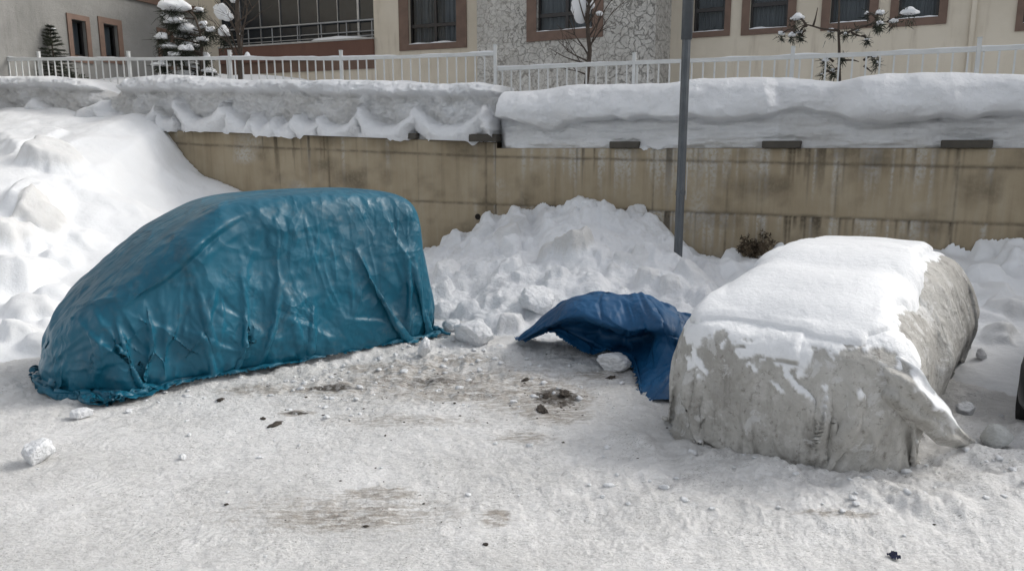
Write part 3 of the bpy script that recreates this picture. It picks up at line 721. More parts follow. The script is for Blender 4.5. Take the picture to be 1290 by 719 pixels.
# --- pale building: stone bay in the middle, cream bays both sides
O_S = (W0[0]+NR[0]*4.6, W0[1]+NR[1]*4.6); O_C = (W0[0]+NR[0]*5.8, W0[1]+NR[1]*5.8)
sS = lambda u, v: at_line(u, v, O_S, eR); sC = lambda u, v: at_line(u, v, O_C, eR)
root = house('apartment_building', O_S, eR, label='cream apartment building with brown framed windows, a balcony and a crazy paving stone bay', cat='building')
ZT = 9.5
def rel(fn, u, v): return fn(u, v)
wins = []
sl_, sr_ = sS(601, 60)[0], sS(825, 60)[0]
w0 = (sS(664, 25)[0], sS(760, 25)[0], sS(712, 50)[1]); fbS = sS(712, 38)[1]-w0[2]; fs = sS(676, 25)[0]-w0[0]
hs_ = (w0[0]+fs, w0[1]-fs, w0[2]+fbS, w0[2]+1.75-fs)
mb = wall_with_holes(MB(), sl_, sr_, 2.2, ZT, [hs_]); mb.quad(Vector((sr_, 0, 2.2)), Vector((sr_, 1.2, 2.2)), Vector((sr_, 1.2, ZT)), Vector((sr_, 0, ZT))); mb.quad(Vector((sl_, 3, 2.2)), Vector((sl_, 0, 2.2)), Vector((sl_, 0, ZT)), Vector((sl_, 3, ZT)))
mb.build('stone_wall', STONE, root)
window(root, w0[0], w0[1], w0[2], w0[2]+1.75, fbS, fs, mull=(.52,), transom=.30, cover=BLIND_REFL, cov=(0, .9))
# recessed cream wall to the right
rc = empty('cream_wing', (0, 1.2, 0)); rc.parent = root
hol = []; W = []
for (uo0, ui0, ui1, uo1, vo, vi) in ((866, 874, 914, 920, 47, 40), (934, 946, 994, 1002, 43, 36), (1034, 1047, 1096, 1105, 37, 28.5), (1120, 1132, 1183, 1192, 32.5, 23), (1279, 1288, 1336, 1345, 38, 28)):
    a, b = sC(uo0, 30)[0], sC(uo1, 30)[0]; z0 = sC((uo0+uo1)/2, vo)[1]; fb = sC((uo0+uo1)/2, vi)[1]-z0; fs = (sC(ui0, 30)[0]-a+b-sC(ui1, 30)[0])/2
    W.append((a, b, z0, z0+1.65, fb, fs)); hol.append((a+fs, b-fs, z0+fb, z0+1.65-fs))
for k in (1.9, 3.8): W.append((W[-1][0]+1.95, W[-1][1]+1.95)+W[-1][2:]); hol.append((hol[-1][0]+1.95, hol[-1][1]+1.95)+hol[-1][2:])
mb = wall_with_holes(MB(), sr_-.4, 17, 2.2, ZT, hol); wr = mb.build('cream_wall', CREAM, root); wr.location = (0, 1.2, 0)
for i, x in enumerate(W):
    w = window(root, *x, mull=(), transom=(.36, .40, .45, .42, .5, .4, .4)[i], cover=BLIND_REFL, cov=((.1, .95), (0, 1), (.0, 1), (0, 1), (0, 1), (0, 1), (0, 1))[i]); w.location = (0, 1.2, 0)
bpy.data.objects.remove(rc)
for u in (930, 1222):
    x = sC(u, 60)[0]
    p = MB().box(Matrix(), (x-.05, 1.135, 2.2), (x+.05, 1.195, ZT)).build('pilaster', CREAM, root, bevel=.01) if u == 1222 else None
# left cream part: its own line, with balcony
pA = at(601, 60, 21.5); pB = at(270, 60, 25.0); eX = np.array((pA.x-pB.x, pA.y-pB.y)); eX /= np.linalg.norm(eX); O_B = (pB.x, pB.y)
sB = lambda u, v: at_line(u, v, O_B, eX)
left = house('apartment_building', O_B, eX, label='cream apartment wing with a dark glazed balcony above a brown band', cat='building')
a, b, z0 = sB(503, 30)[0], sB(588, 30)[0], sB(545, 62.5)[1]; fb = sB(545, 55)[1]-z0; fs = sB(515, 30)[0]-a
win = (a, b, z0, z0+2.0, fb, fs); hole_ = (a+fs, b-fs, z0+fb, z0+2.0-fs)
bal = (sB(276, 30)[0], sB(471, 30)[0], sB(372, 56)[1], ZT-.4)
mb = wall_with_holes(MB(), -.4, sB(604, 40)[0], 2.2, ZT, [hole_, bal], depth=.16); mb.build('cream_wall', CREAM, left)
window(left, *win, mull=(.53,), transom=.33, cover=CURT, cov=(.02, .98))
# balcony: brown parapet below, glass wall behind, rails
zb = bal[2]; zp = sB(372, 77)[1]
MB().box(Matrix(), (bal[0], -.10, zp), (bal[1], .0, zb)).build('parapet', TERRA, left)
MB().box(Matrix(), (bal[0], -.04, sB(372, 91)[1]), (bal[1], .0, zp-.002)).build('parapet_base', BROWN, left)
MB().box(Matrix(), (bal[0]-.02, -.12, zb), (bal[1]+.02, .16, zb+.05)).build('parapet_coping', plain('pale_coping', (.42, .41, .39), .6), left)
r = MB(); e = 1.3; V = [Vector(p) for p in ((bal[0], .16, zb), (bal[1], .16, zb), (bal[1], e, zb), (bal[0], e, zb), (bal[0], .16, bal[3]), (bal[1], .16, bal[3]), (bal[1], e, bal[3]), (bal[0], e, bal[3]))]
r.add(V, [(0, 1, 2, 3), (4, 7, 6, 5), (0, 3, 7, 4), (1, 5, 6, 2), (3, 2, 6, 7)]); r.build('balcony_recess', ROOM, left)
ALU = plain('grey_aluminium', (.36, .37, .38), .35, .05, metal=.6)
MB().quad(Vector((bal[0], .12, zb+.05)), Vector((bal[1], .12, zb+.05)), Vector((bal[1], .12, bal[3])), Vector((bal[0], .12, bal[3]))).build('glazing', plain('dark_glazing', (.018, .022, .026), .10, .1), left)
for u, w in ((300, .012), (325, .012), (350, .012), (374, .012), (398, .012), (423, .012), (449, .035)):
    x = sB(u, 20)[0]; MB().box(Matrix(), (x-w, .08, zb+.05), (x+w, .115, bal[3])).build('mullion', ALU, left)
for v in (30, 43.5, 49):
    z = sB(400, v)[1]; MB().tube([(bal[0], .0, z), (bal[1], .0, z)], .026 if v == 30 else .014, 8).build('balcony_rail', ALU, left)
for u in (312, 342, 374, 404, 436, 468):
    x = sB(u, 40)[0]; MB().tube([(x, .03, zb+.05), (x, .03, sB(400, 31)[1])], .018, 8).build('baluster', ALU, left)
k = 30; mb = MB(); rows = []
x0, x1 = sB(395, 50)[0], sB(466, 50)[0]
for i in range(k+1):
    x = x0+(x1-x0)*i/k; hh = .14*math.sin(math.pi*min(1, (i/k)**.7))**.8*(.75+.3*float(fbm(x*2, 0*x, octaves=2, seed=95)))+.004
    rows.append([Vector((x, -.12, zb+.052)), Vector((x, -.09, zb+.05+hh*.8)), Vector((x, -.03, zb+.05+hh)), Vector((x, .06, zb+.05+hh*.7))])
for i in range(k):
    for j in range(3): mb.quad(rows[i][j], rows[i+1][j], rows[i+1][j+1], rows[i][j+1])
mb.build('coping_snow', SNOW_SOFT, left, smooth=True)
# --- grey house at the left
qA = at(0, 60, 18.6); qB = at(255, 60, 25.2); eG = np.array((qB.x-qA.x, qB.y-qA.y)); eG /= np.linalg.norm(eG); O_G = (qA.x, qA.y)
sG = lambda u, v: at_line(u, v, O_G, eG)
grey = house('rendered_house', O_G, eG, label='grey rough rendered house with brown framed windows at the left', cat='house')
sEnd = sG(254, 60)[0]; zband = sG(210, 10)[1]
W = []; hol = []
for (uo0, ui0, ui1, uo1, vi, vb) in ((86, 90.5, 108, 114, 26, 71), (125, 128.5, 146, 154, 31, 72), (198, 203, 214, 219, 44, 80)):
    um = (ui0+ui1)/2; a, b = sG(uo0, 50)[0], sG(uo1, 50)[0]; zt_, z0_ = sG(um, vi)[1], sG(um, vb)[1]; fs = (sG(ui0, 50)[0]-a+b-sG(ui1, 50)[0])/2; fs = max(.085, fs)
    W.append((a, b, z0_-.16, zt_+fs, .16, fs)); hol.append((a+fs, b-fs, z0_, zt_))
mb = wall_with_holes(MB(), -8, sEnd, 2.2, zband, hol); mb.build('wall', GREYR, grey)
for x in W: window(grey, *x, mull=(), transom=.02, cover=BLIND_REFL, cov=(0, 1), snow=False)
MB().box(Matrix(), (-8, -.08, zband), (sEnd, .0, zband+.22)).build('brown_band', BROWN, grey)
mb = wall_with_holes(MB(), -8, sEnd, zband+.22, ZT+1, []); mb.build('upper_wall', CREAM, grey)
x0, x1 = sG(255.5, 60)[0], sG(276, 60)[0]
MB().box(Matrix(), (sEnd+.003, -.12, 2.2), (sEnd+.62, .4, ZT+1)).build('corner_pilaster', CREAM, grey, bevel=.015)
# ---------------------------------------------------------------- plants behind the fence
BARK = plain('bark', (.075, .058, .045), .9, .25, 9, bump=.006)
def needle_mat(name, a, b):
    t = NT(name); f = t.noise(5, 3)
    return t.out(t.mix(t.ramp(f, .35, .65), a, b), .7)
NEEDLE = needle_mat('needles', (.016, .022, .013), (.045, .052, .030))
DRY = needle_mat('dry_leaf', (.05, .035, .02), (.12, .085, .05))
_ico = bmesh.new(); bmesh.ops.create_icosphere(_ico, subdivisions=3, radius=1)
_ico.verts.ensure_lookup_table(); IV = np.array([v.co[:] for v in _ico.verts], np.float32); IF = [tuple(v.index for v in f.verts) for f in _ico.faces]; _ico.free()
def blob_into(mb, c, r, seed, flat=.45, amp=.25):
    k = 1.1
    n = fbm(IV[:, 0]*k+seed, IV[:, 1]*k, IV[:, 2]*k, octaves=3, seed=seed % 97)
    V = IV*(1+amp*n)[:, None]
    V[:, 2] = np.where(V[:, 2] < 0, V[:, 2]*flat, V[:, 2])
    V = V*np.array(r)+np.array(c)
    mb.add(V.tolist(), IF)
def tuft_into(mb, c, r, n, rng, ln=.14, wd=.007, droop=.25):
    for i in range(n):
        p = Vector((rng.gauss(0, .42)*r[0], rng.gauss(0, .42)*r[1], rng.gauss(0, .42)*r[2]))+Vector(c)
        dv = (p-Vector(c)); dv = Vector((dv.x/r[0], dv.y/r[1], dv.z/r[2]))*.6+Vector((rng.gauss(0, .5), rng.gauss(0, .5), rng.gauss(0, .5)-droop)); dv.normalize()
        sd = dv.orthogonal().normalized(); sd.rotate(Quaternion(dv, rng.random()*6.3))
        l = ln*rng.uniform(.6, 1.3); w = wd*rng.uniform(.7, 1.4)
        mb.add([p-sd*w, p+sd*w, p+dv*l+sd*w*.3, p+dv*l-sd*w*.3], [(0, 1, 2, 3)])
def plane_pt(u, v, o, e):
    s, z = at_line(u, v, o, e); return Vector((o[0]+e[0]*s, o[1]+e[1]*s, z))
def behind(off, right=True):
    return (W0[0]+NR[0]*off, W0[1]+NR[1]*off) if right else (W0[0]+NL[0]*off, W0[1]+NL[1]*off)
def twig(mb, p, d, ln, r, dep, rng, tips=None, spread=.6, up=.15):
    k = 5; pts = [p]; q = p.copy(); dd = d.normalized()
    for i in range(k):
        dd = (dd+Vector((rng.gauss(0, .10), rng.gauss(0, .10), rng.gauss(0, .07)+up*.15))).normalized(); q = q+dd*(ln/k); pts.append(q)
    mb.tube(pts, [max(.0025, r*(1-.75*i/k)) for i in range(k+1)], 5)
    if tips is not None: tips.append(q)
    if dep > 0:
        for j in range(rng.choice((2, 3, 3))):
            i = rng.randint(1, k-1)
            nd = (dd+Vector((rng.gauss(0, spread), rng.gauss(0, spread), rng.gauss(0, spread*.6)+up))).normalized()
            twig(mb, pts[i], nd, ln*rng.uniform(.45, .7), r*.5, dep-1, rng, tips, spread, up)
# bare tree in front of the stone bay
def bare_tree(u, vb, vt, off, right, e, wpx, seed, specs, label):
    rng = random.Random(seed); o = behind(off, right)
    base = plane_pt(u, vb+22, o, e); top = plane_pt(u, vt, o, e); k = FPX/base.y
    root = empty('bare_tree', base, label=label, cat='tree')
    L = lambda p: p-base
    hgt = (top-base).z+1.3; r0 = wpx/2/k
    pts = [Vector((.03*math.sin(i*1.7+seed), .03*math.cos(i*1.3), hgt*i/10)) for i in range(11)]
    MB().tube(pts, [r0*(1.12-.055*i) for i in range(11)], 9).build('trunk', BARK, root, smooth=True)
    b = MB()
    for (v, du, dv, ln) in specs:      # leaves the trunk at v, heads by (du, dv)
        p = L(plane_pt(u, v, o, e)); p.x = p.y = 0; p = Vector((0, 0, p.z))
        dr = Vector((e[0]*du, e[1]*du, -dv)).normalized()+Vector((0, rng.uniform(-.4, .4), 0))
        twig(b, p, dr, ln, r0*.42, 2, rng)
    b.build('branch', BARK, root, smooth=True)
    return root, base, o
t740, b740, o740 = bare_tree(740, 105, 0, 1.9, True, eR, 5.5, 3, [(78, -25, -14, .75), (70, -22, -30, .8), (82, -40, -14, 1.0), (95, -35, -12, .6), (60, 20, -22, .9), (48, 26, -26, 1.1), (38, -18, -40, 1.0), (30, 20, -40, 1.0), (24, -26, -30, .8), (12, 22, -22, .9), (66, 14, -45, .8), (20, -6, -40, .8), (5, -20, -30, 1), (5, 20, -30, 1), (-20, -20, -20, .9), (-30, 20, -25, .9)],
                           'leafless young tree in front of the stone bay and its window')
mb = MB()
for i, (u, v, rx, rz) in enumerate(((733, 12, 11, 17), (727, 3, 8, 8), (755, 17, 4, 3), (744, 6, 5, 6))):
    p = plane_pt(u, v, o740, eR)-b740; k = p.y and (b740.y/FPX)
    mb = MB(); blob_into(mb, p+Vector((0, .05, 0)), (rx*k, rx*k*.7, rz*k), 11+i, .9, .35); mb.build('snow_load', SNOW_SOFT, t740, smooth=True)
t305, b305, o305 = bare_tree(306, 108, 0, 1.7, False, eL, 5.5, 9, [(72, -10, -30, .7), (66, 10, -30, .9), (50, 14, -25, .9), (44, -14, -30, .9), (30, 16, -18, .8), (20, -16, -22, .9), (10, 18, -26, .9), (90, 5, -30, 1.4), (86, -4, -30, 1.2), (0, -15, -20, .8), (-20, 12, -20, .8)],
                           'bare slender tree with a snow clump in front of the glazed balcony')
mb = MB()
for i, (u, v, rx, rz) in enumerate(((281, 16, 9, 9), (286, 21, 7, 6), (274, 11, 5, 5), (295, 1, 5, 3), (312, 71, 3.6, 4.5), (290, 68, 2.5, 2.5), (301, 44, 1.5, 3))):
    p = plane_pt(u, v, o305, eL)-b305; k = b305.y/FPX
    mb = MB(); blob_into(mb, p, (rx*k, rx*k*.7, rz*k), 31+i, .9, .35); mb.build('snow_load', SNOW_SOFT, t305, smooth=True)
# snow laden pine with a bowed top
def laden(name, label, off, right, e, trunk, pads, seed, rpx, dens=1., extra=(), ln=.16, ps=1.1):
    rng = random.Random(seed); o = behind(off, right)
    P0 = plane_pt(trunk[0][0], trunk[0][1], o, e); k = P0.y/FPX
    root = empty(name, P0, label=label, cat='tree')
    q = [plane_pt(u, v, o, e)-P0 for u, v in trunk]
    MB().tube(q, [rpx*k*(1-.65*i/(len(q)-1)) for i in range(len(q))], 8).build('trunk', BARK, root, smooth=True)
    br, cr, sn = MB(), MB(), MB()
    for i, (u, v, rx, rz, fol, su, sv) in enumerate(pads):
        dy = rng.uniform(-.35, .35)
        c = plane_pt(u, v, o, e)-P0+Vector((0, dy, 0)); a = plane_pt(su, sv, o, e)-P0
        m = (a+c)/2+Vector((0, 0, .04)); br.tube([a, m, c], [.022, .016, .008], 6)
        if fol:
            tuft_into(cr, c-Vector((0, 0, rz*k*.9)), (rx*k*1.15, rx*k*1.0, rz*k*1.35+.05), int(fol*dens), rng, ln)
        sn = MB(); blob_into(sn, c, (rx*k*ps, rx*k*.85*ps, rz*k*1.1*ps), seed*7+i, .35, .6); sn.build('snow_load', SNOW_SOFT, root, smooth=True)
    for (pts) in extra:
        br.tube([plane_pt(u, v, o, e)-P0 for u, v in pts], [.02*(1-.7*i/(len(pts)-1)) for i in range(len(pts))], 6)
    br.build('branch', BARK, root, smooth=True)
    cr.build('crown', NEEDLE, root)
    return root
laden('pine_tree', 'dark pine bowed under thick snow pads beside the grey rendered house', 1.9, False, eL,
      [(253, 128), (254, 90), (254, 60), (252, 40), (246, 22), (236, 12), (226, 9)],
      [(222, 12, 12, 6.5, 500, 236, 12), (214, 20, 7, 5, 260, 230, 12), (222, 28, 10, 5.5, 420, 246, 24), (231, 38, 11, 5, 420, 252, 40), (225, 44, 7, 5, 260, 252, 46), (212, 50, 6, 4, 260, 250, 55), (234, 55, 8, 4.5, 420, 253, 55),
       (216, 61, 9, 3.2, 420, 253, 70), (240, 65, 6, 4, 380, 254, 68), (243, 11, 5, 3, 160, 240, 14), (252, 32, 3.5, 5, 120, 252, 32), (230, 72, 8, 3, 420, 254, 78), (255, 50, 5, 3, 200, 254, 50), (269, 40, 4.5, 3.5, 160, 254, 40), (284, 44, 5, 6, 240, 262, 40),
       (230, 80, 8, 4, 380, 254, 84), (212, 84, 7, 3, 300, 250, 88), (256, 72, 4, 3.5, 200, 254, 72), (262, 90, 6, 3, 200, 254, 92), (232, 94, 10, 4, 420, 254, 98), (212, 98, 8, 3, 300, 254, 100), (245, 86, 6, 4, 300, 254, 86)], 4, 2.2, 1.0, [[(254, 38), (270, 37), (285, 41), (291, 50)]], .17, 1.4)
# pine sapling with snow balls on crooked side branches
laden('pine_sapling', 'small pine sapling with snowballs on sparse crooked twigs before the right windows', 1.6, True, eR,
      [(1058, 118), (1057, 90), (1057, 60), (1056, 40), (1057, 15), (1057, -8)],
      [(1010, 21, 7.5, 5, 200, 1015, 31), (989, 41, 3.4, 3, 110, 1002, 38), (997, 45, 3.6, 3, 110, 1002, 40), (1014, 39, 4, 2.2, 150, 1016, 33), (1016, 45, 1.5, 1, 120, 1014, 39), (1055, 36.5, 4.6, 3, 130, 1057, 40), (1060, 45, 2, 1.5, 110, 1057, 44),
       (1087, 35.5, 3, 2, 120, 1092, 33), (1096, 34, 4.2, 2.4, 150, 1095, 32), (1111, 16, 4.6, 4, 110, 1103, 26), (1103, 13.5, 2.4, 2, 60, 1103, 22), (1134, 21, 8.2, 4.6, 120, 1122, 28), (1121, 29, 4, 3, 80, 1118, 28), (1111, 31, 1.5, 1.5, 200, 1110, 29), (1104, 34, 1.5, 1.5, 160, 1104, 30), (1092, 50, 2.6, 1.4, 120, 1085, 46),
       (1039, 77, 4.2, 4, 200, 1050, 78), (1097, 73, 2.6, 2.2, 110, 1088, 76), (1104, 79, 2, 2, 110, 1098, 77), (1061, 72, 1.6, 2, 160, 1058, 72), (1059, 88, 3, 3, 220, 1058, 88), (1037, 93, 1.5, 1, 60, 1048, 92)], 6, 2.3, .45,
      [[(1057, 39), (1045, 38), (1033, 36), (1023, 33), (1015, 31), (1008, 34), (1002, 38)], [(1024, 34), (1027, 24), (1030, 10)], [(1057, 42), (1068, 41), (1075, 38), (1092, 32), (1105, 28), (1122, 28), (1132, 25)], [(1072, 41), (1080, 45), (1090, 47)], [(1057, 76), (1075, 76), (1082, 78)], [(1088, 83), (1098, 91)]], .10)
# spruce sapling
def spruce():
    rng = random.Random(12); o = behind(1.9, False)
    P0 = plane_pt(71, 112, o, eL); k = P0.y/FPX; H = 74*k
    root = empty('spruce', P0, label='small dark spruce standing alone before the grey rendered house', cat='tree')
    MB().tube([(0, 0, 0), (.02, 0, H*.5), (0, 0, H)], [.035, .022, .006], 7).build('trunk', BARK, root)
    cr, sn = MB(), MB()
    for w in range(15):
        f = w/14; z = H*(.16+.82*f); R = (1-f)**.8*24*k*rng.uniform(.75, 1.1)+.05
        for j in range(7):
            a = j*.9+w*.7+rng.gauss(0, .15); d_ = Vector((math.cos(a), math.sin(a), .12 if f > .6 else -.12))
            tip = Vector((0, 0, z))+d_*R; tip.z += .10*R
            cr.tube([Vector((0, 0, z)), Vector((0, 0, z))+d_*R*.5-Vector((0, 0, .02)), tip], [.008, .006, .003], 4)
            for q in range(int(40+R*110)):
                t_ = rng.uniform(.15, 1); p = Vector((0, 0, z)).lerp(tip, t_); s_ = Vector((rng.gauss(0, .5), rng.gauss(0, .5), rng.gauss(0, .25)-.1))+d_*.9; s_.normalize(); n_ = s_.orthogonal().normalized()*.006; l = .07*rng.uniform(.6, 1.3)
                cr.add([p-n_, p+n_, p+s_*l+n_*.3, p+s_*l-n_*.3], [(0, 1, 2, 3)])
            if rng.random() < .04: blob_into(sn, Vector((0, 0, z)).lerp(tip, .75)+Vector((0, 0, .02)), (.07, .05, .02), rng.randint(0, 900), .3, .4)
    cr.build('crown', NEEDLE, root); sn.build('snow_load', SNOW_SOFT, root, smooth=True)
spruce()
def bush(name, label, u, v, o, e, hpx, wpx, seed, leaf, mat, n, nl, z0=0):
    rng = random.Random(seed); P0 = plane_pt(u, v, o, e); k = P0.y/FPX
    root = empty(name, P0, label=label, cat='shrub'); st = MB(); lf = st
    for i in range(n):
        a = rng.random()*6.28; d_ = Vector((math.cos(a)*wpx/hpx*rng.uniform(.1, 1), math.sin(a)*.4-.25, rng.uniform(.5, 1))).normalized(); tips = []
        twig(st, Vector((rng.gauss(0, .04), 0, -.08)), d_, hpx*k*rng.uniform(.6, 1.15), .006, 2, rng, tips, .5, .1)
        for p in tips:
            if rng.random() < leaf: tuft_into(lf, p, (.05, .05, .05), nl, rng, .05, .012, .1)
    st.build('foliage', mat, root)
bush('dry_shrub', 'dry brown shrub sticking out of the snow at the foot of the wall', 950, 322, (W0[0]-NR[0]*.22, W0[1]-NR[1]*.22), eR, 24, 24, 21, .8, DRY, 10, 10)
bush('young_shrub', 'tiny dark shoots poking from snow behind the fence', 133, 112, behind(1.3, False), eL, 12, 8, 22, .9, NEEDLE, 4, 12)
bush('young_shrub', 'low dark twigs in snow right beside the spruce', 98, 102, behind(1.6, False), eL, 14, 18, 23, .9, NEEDLE, 4, 12)

# ---------------------------------------------------------------- lamp post
GALV = plain('galvanised_steel', (.115, .125, .135), .42, .12, 5, metal=.55)
def lamp():
    b = at(853.5, 336, 11.25); b.z -= .5
    root = empty('street_lamp', b, label='grey steel lamp post standing in the snow heap before the wall', cat='lamp post')
    prof = []
    r = .064
    for i in range(48):                # rolled section with open grooves
        a = 2*math.pi*i/48; g = 1-.20*math.exp(-(((a-4.35)/.13)**2))-.16*math.exp(-(((a-5.35)/.10)**2))-.2*math.exp(-(((a-1.2)/.13)**2))
        prof.append((r*g*math.cos(a), r*g*math.sin(a)))
    zs = [0, 2.2, 4.9, 7.6]; V = []; F = []
    for j, z in enumerate(zs):
        sc = 1-.02*j
        V += [(x*sc, y*sc, z) for x, y in prof]
    for j in range(len(zs)-1):
        for i in range(48): F.append((j*48+i, j*48+(i+1) % 48, (j+1)*48+(i+1) % 48, (j+1)*48+i))
    MB().add(V, F).build('pole', GALV, root, smooth=True)
    zc = at(857, 243, 11.25).z-b.z
    c = MB().tube([(0, 0, zc-.035), (0, 0, zc+.035)], .072, 20); c.box(Matrix(), (-.02, -.10, zc-.02), (.02, -.06, zc+.02)); c.build('clamp', GALV, root)
    zb = at(857, 50, 11.25).z-b.z
    MB().tube([(0, 0, zb), (0, 0, zb+1.5)], .078, 24).build('sleeve', GALV, root, smooth=True)
    MB().tube([(.078, -.02, zc-.1), (.079, -.02, zc+.45)], .006, 6).build('cable', plain('pale_cable', (.5, .5, .5), .5), root)
    MB().tube([(0, 0, 7.5), (-.1, -.25, 7.9), (-.3, -.9, 8.15), (-.36, -1.3, 8.2)], .035, 10).build('arm', GALV, root, smooth=True)
    h = MB(); h.box(Matrix.Translation((-.38, -1.55, 8.2))@Matrix.Rotation(.15, 4, 'Z'), (-.13, -.35, -.05), (.13, .3, .07)); hd = h.build('lamp_head', GALV, root, bevel=.03)
    MB().box(Matrix.Translation((-.38, -1.55, 8.2))@Matrix.Rotation(.15, 4, 'Z'), (-.10, -.30, -.062), (.10, .15, -.052)).build('lens', plain('lamp_lens', (.5, .5, .48), .2), hd)
lamp()
# ---------------------------------------------------------------- cloth draping (position based, on a regular grid)
def planes(lst):
    n = np.array([p[0] for p in lst], np.float32); n /= np.linalg.norm(n, axis=1, keepdims=True)
    q = np.array([p[1] for p in lst], np.float32)
    return n, (n*q).sum(1)

def convex_sdf(X, body, k):
    n, d = body
    a = (X @ n.T - d)*k
    m = a.max(-1, keepdims=True); e = np.exp(a-m); s = e.sum(-1, keepdims=True)
    f = (m[..., 0]+np.log(s[..., 0]))/k
    g = (e/s) @ n
    return f, g

def bodies_sdf(X, bodies):
    f, g = convex_sdf(X, *bodies[0])
    for b in bodies[1:]:
        f2, g2 = convex_sdf(X, *b)
        w = f2 < f
        f = np.where(w, f2, f); g = np.where(w[..., None], g2, g)
    return f, g

def solve(A, B, L, ws, push_only=False):
    D = B-A
    l = np.sqrt((D*D).sum(-1, keepdims=True))+1e-9
    c = (l-L)
    if push_only: c = np.minimum(c, 0)
    c = D*(0.5*ws*c/l)
    A += c; B -= c

def relax(X, h, stretch, shear, bend, Ls):
    # Ls = rest length scale per vertex row/col edges (None -> 1)
    lu, lv = Ls
    for o in (0, 1):
        n = (X.shape[0]-o)//2
        solve(X[o:o+2*n:2], X[o+1:o+2*n:2], h*lu[o:o+2*n:2], stretch)
        n = (X.shape[1]-o)//2
        solve(X[:, o:o+2*n:2], X[:, o+1:o+2*n:2], h*lv[:, o:o+2*n:2], stretch)
    r = h*1.41421356
    for o in (0, 1):
        n = (X.shape[0]-o)//2
        a, b = X[o:o+2*n:2], X[o+1:o+2*n:2]
        for p in (0, 1):
            m = (X.shape[1]-p)//2
            solve(a[:, p:p+2*m:2], b[:, p+1:p+2*m:2], r, shear)
            solve(a[:, p+1:p+2*m:2], b[:, p:p+2*m:2], r, shear)
    if bend > 0:
        for o in range(4):
            i = np.arange(o, X.shape[0]-2, 4)
            if len(i):
                A, B = X[i].copy(), X[i+2].copy(); solve(A, B, 2*h, bend, True); X[i] = A; X[i+2] = B
            j = np.arange(o, X.shape[1]-2, 4)
            if len(j):
                A, B = X[:, j].copy(), X[:, j+2].copy(); solve(A, B, 2*h, bend, True); X[:, j] = A; X[:, j+2] = B

def up2(X):
    n, m = X.shape[:2]
    Y = np.zeros((2*n-1, m, 3), np.float32); Y[::2] = X; Y[1::2] = .5*(X[1:]+X[:-1])
    Z = np.zeros((2*n-1, 2*m-1, 3), np.float32); Z[:, ::2] = Y; Z[:, 1::2] = .5*(Y[:, 1:]+Y[:, :-1])
    return Z

def drape(X, h, collide, steps, iters, bend=.3, stretch=1., shear=.7, dt=1/40, damp=.97, fric=.5, force=None, lu=None, lv=None, grav=9.8, post=None, hard=False):
    X = X.astype(np.float32).copy(); P = X.copy()
    if lu is None: lu = np.ones(X.shape[:2]+(1,), np.float32)
    if lv is None: lv = np.ones(X.shape[:2]+(1,), np.float32)
    for s in range(steps):
        V = (X-P)*damp
        sp = np.sqrt((V*V).sum(-1, keepdims=True)); V *= np.minimum(1, .12/(sp+1e-9))
        P = X.copy()
        X = X+V; X[..., 2] -= grav*dt*dt
        if force is not None: X += force(X)*dt*dt
        for it in range(iters):
            relax(X, h, stretch, shear, bend, (lu, lv))
            if it % 2 == 1 or it == iters-1: collide(X, P, fric)
            if hard: post(X, s)
        if post is not None: post(X, s)
    return X

def collider(bodies, gap=.012, floor=None):
    def c(X, P, fric):
        f, g = bodies_sdf(X, bodies)
        hit = f < gap
        if hit.any():
            gh = g[hit]; gh /= np.linalg.norm(gh, axis=1, keepdims=True)+1e-9
            q = X[hit]+gh*(gap-f[hit])[:, None]
            d = q-P[hit]; dn = (d*gh).sum(1, keepdims=True)*gh
            X[hit] = q-(d-dn)*fric
        z = floor(X[..., 0], X[..., 1]) if floor is not None else .008
        lo = X[..., 2] < z
        if lo.any():
            X[..., 2] = np.where(lo, z, X[..., 2])
            X[..., 0] = np.where(lo, X[..., 0]*(1-fric)+P[..., 0]*fric, X[..., 0])
            X[..., 1] = np.where(lo, X[..., 1]*(1-fric)+P[..., 1]*fric, X[..., 1])
    return c

def flat_sheet(x0, x1, y0, y1, h, z):
    n = int(round((x1-x0)/h))+1; m = int(round((y1-y0)/h))+1
    X = np.zeros((n, m, 3), np.float32)
    X[..., 0] = (x0+h*np.arange(n))[:, None]; X[..., 1] = (y0+h*np.arange(m))[None]; X[..., 2] = z
    return X
def seg_dist(X, a, b):
    a = np.array(a, np.float32); b = np.array(b, np.float32); d = b-a
    t = np.clip(((X-a)@d)/(d@d), 0, 1)
    return np.sqrt(((X-a-t[..., None]*d)**2).sum(-1)), t

def van_body():
    P = []
    def p(n, q): P.append((n, (q[0], q[1], q[2])))
    p((-1, 0, .13), (-1.98, 0, .6)); p((-.55, 0, 1), (-1.72, 0, 1.75)); p((-.02, 0, 1), (-1., 0, 1.83)); p((.14, 0, 1), (.1, 0, 1.82))
    p((.50, 0, .82), (.75, 0, 1.60)); p((.68, 0, .70), (1.45, 0, 1.12)); p((1, 0, .25), (2.0, 0, .66)); p((0, 0, -1), (0, 0, .1))
    for s in (-1, 1):
        p((0, s, .04), (0, s*.86, .8)); p((0, s*.97, .22), (0, s*.82, 1.1)); p((0, s*.6, .8), (0, s*.70, 1.76))
        p((.62, s*.78, .1), (1.68, s*.78, .7)); p((-.8, s*.6, .05), (-1.94, s*.74, .7)); p((.5, s*.5, .7), (1.0, s*.66, 1.36))
        p((.9, s*.44, .12), (1.95, s*.42, .62))
    return (planes(P), 16.)

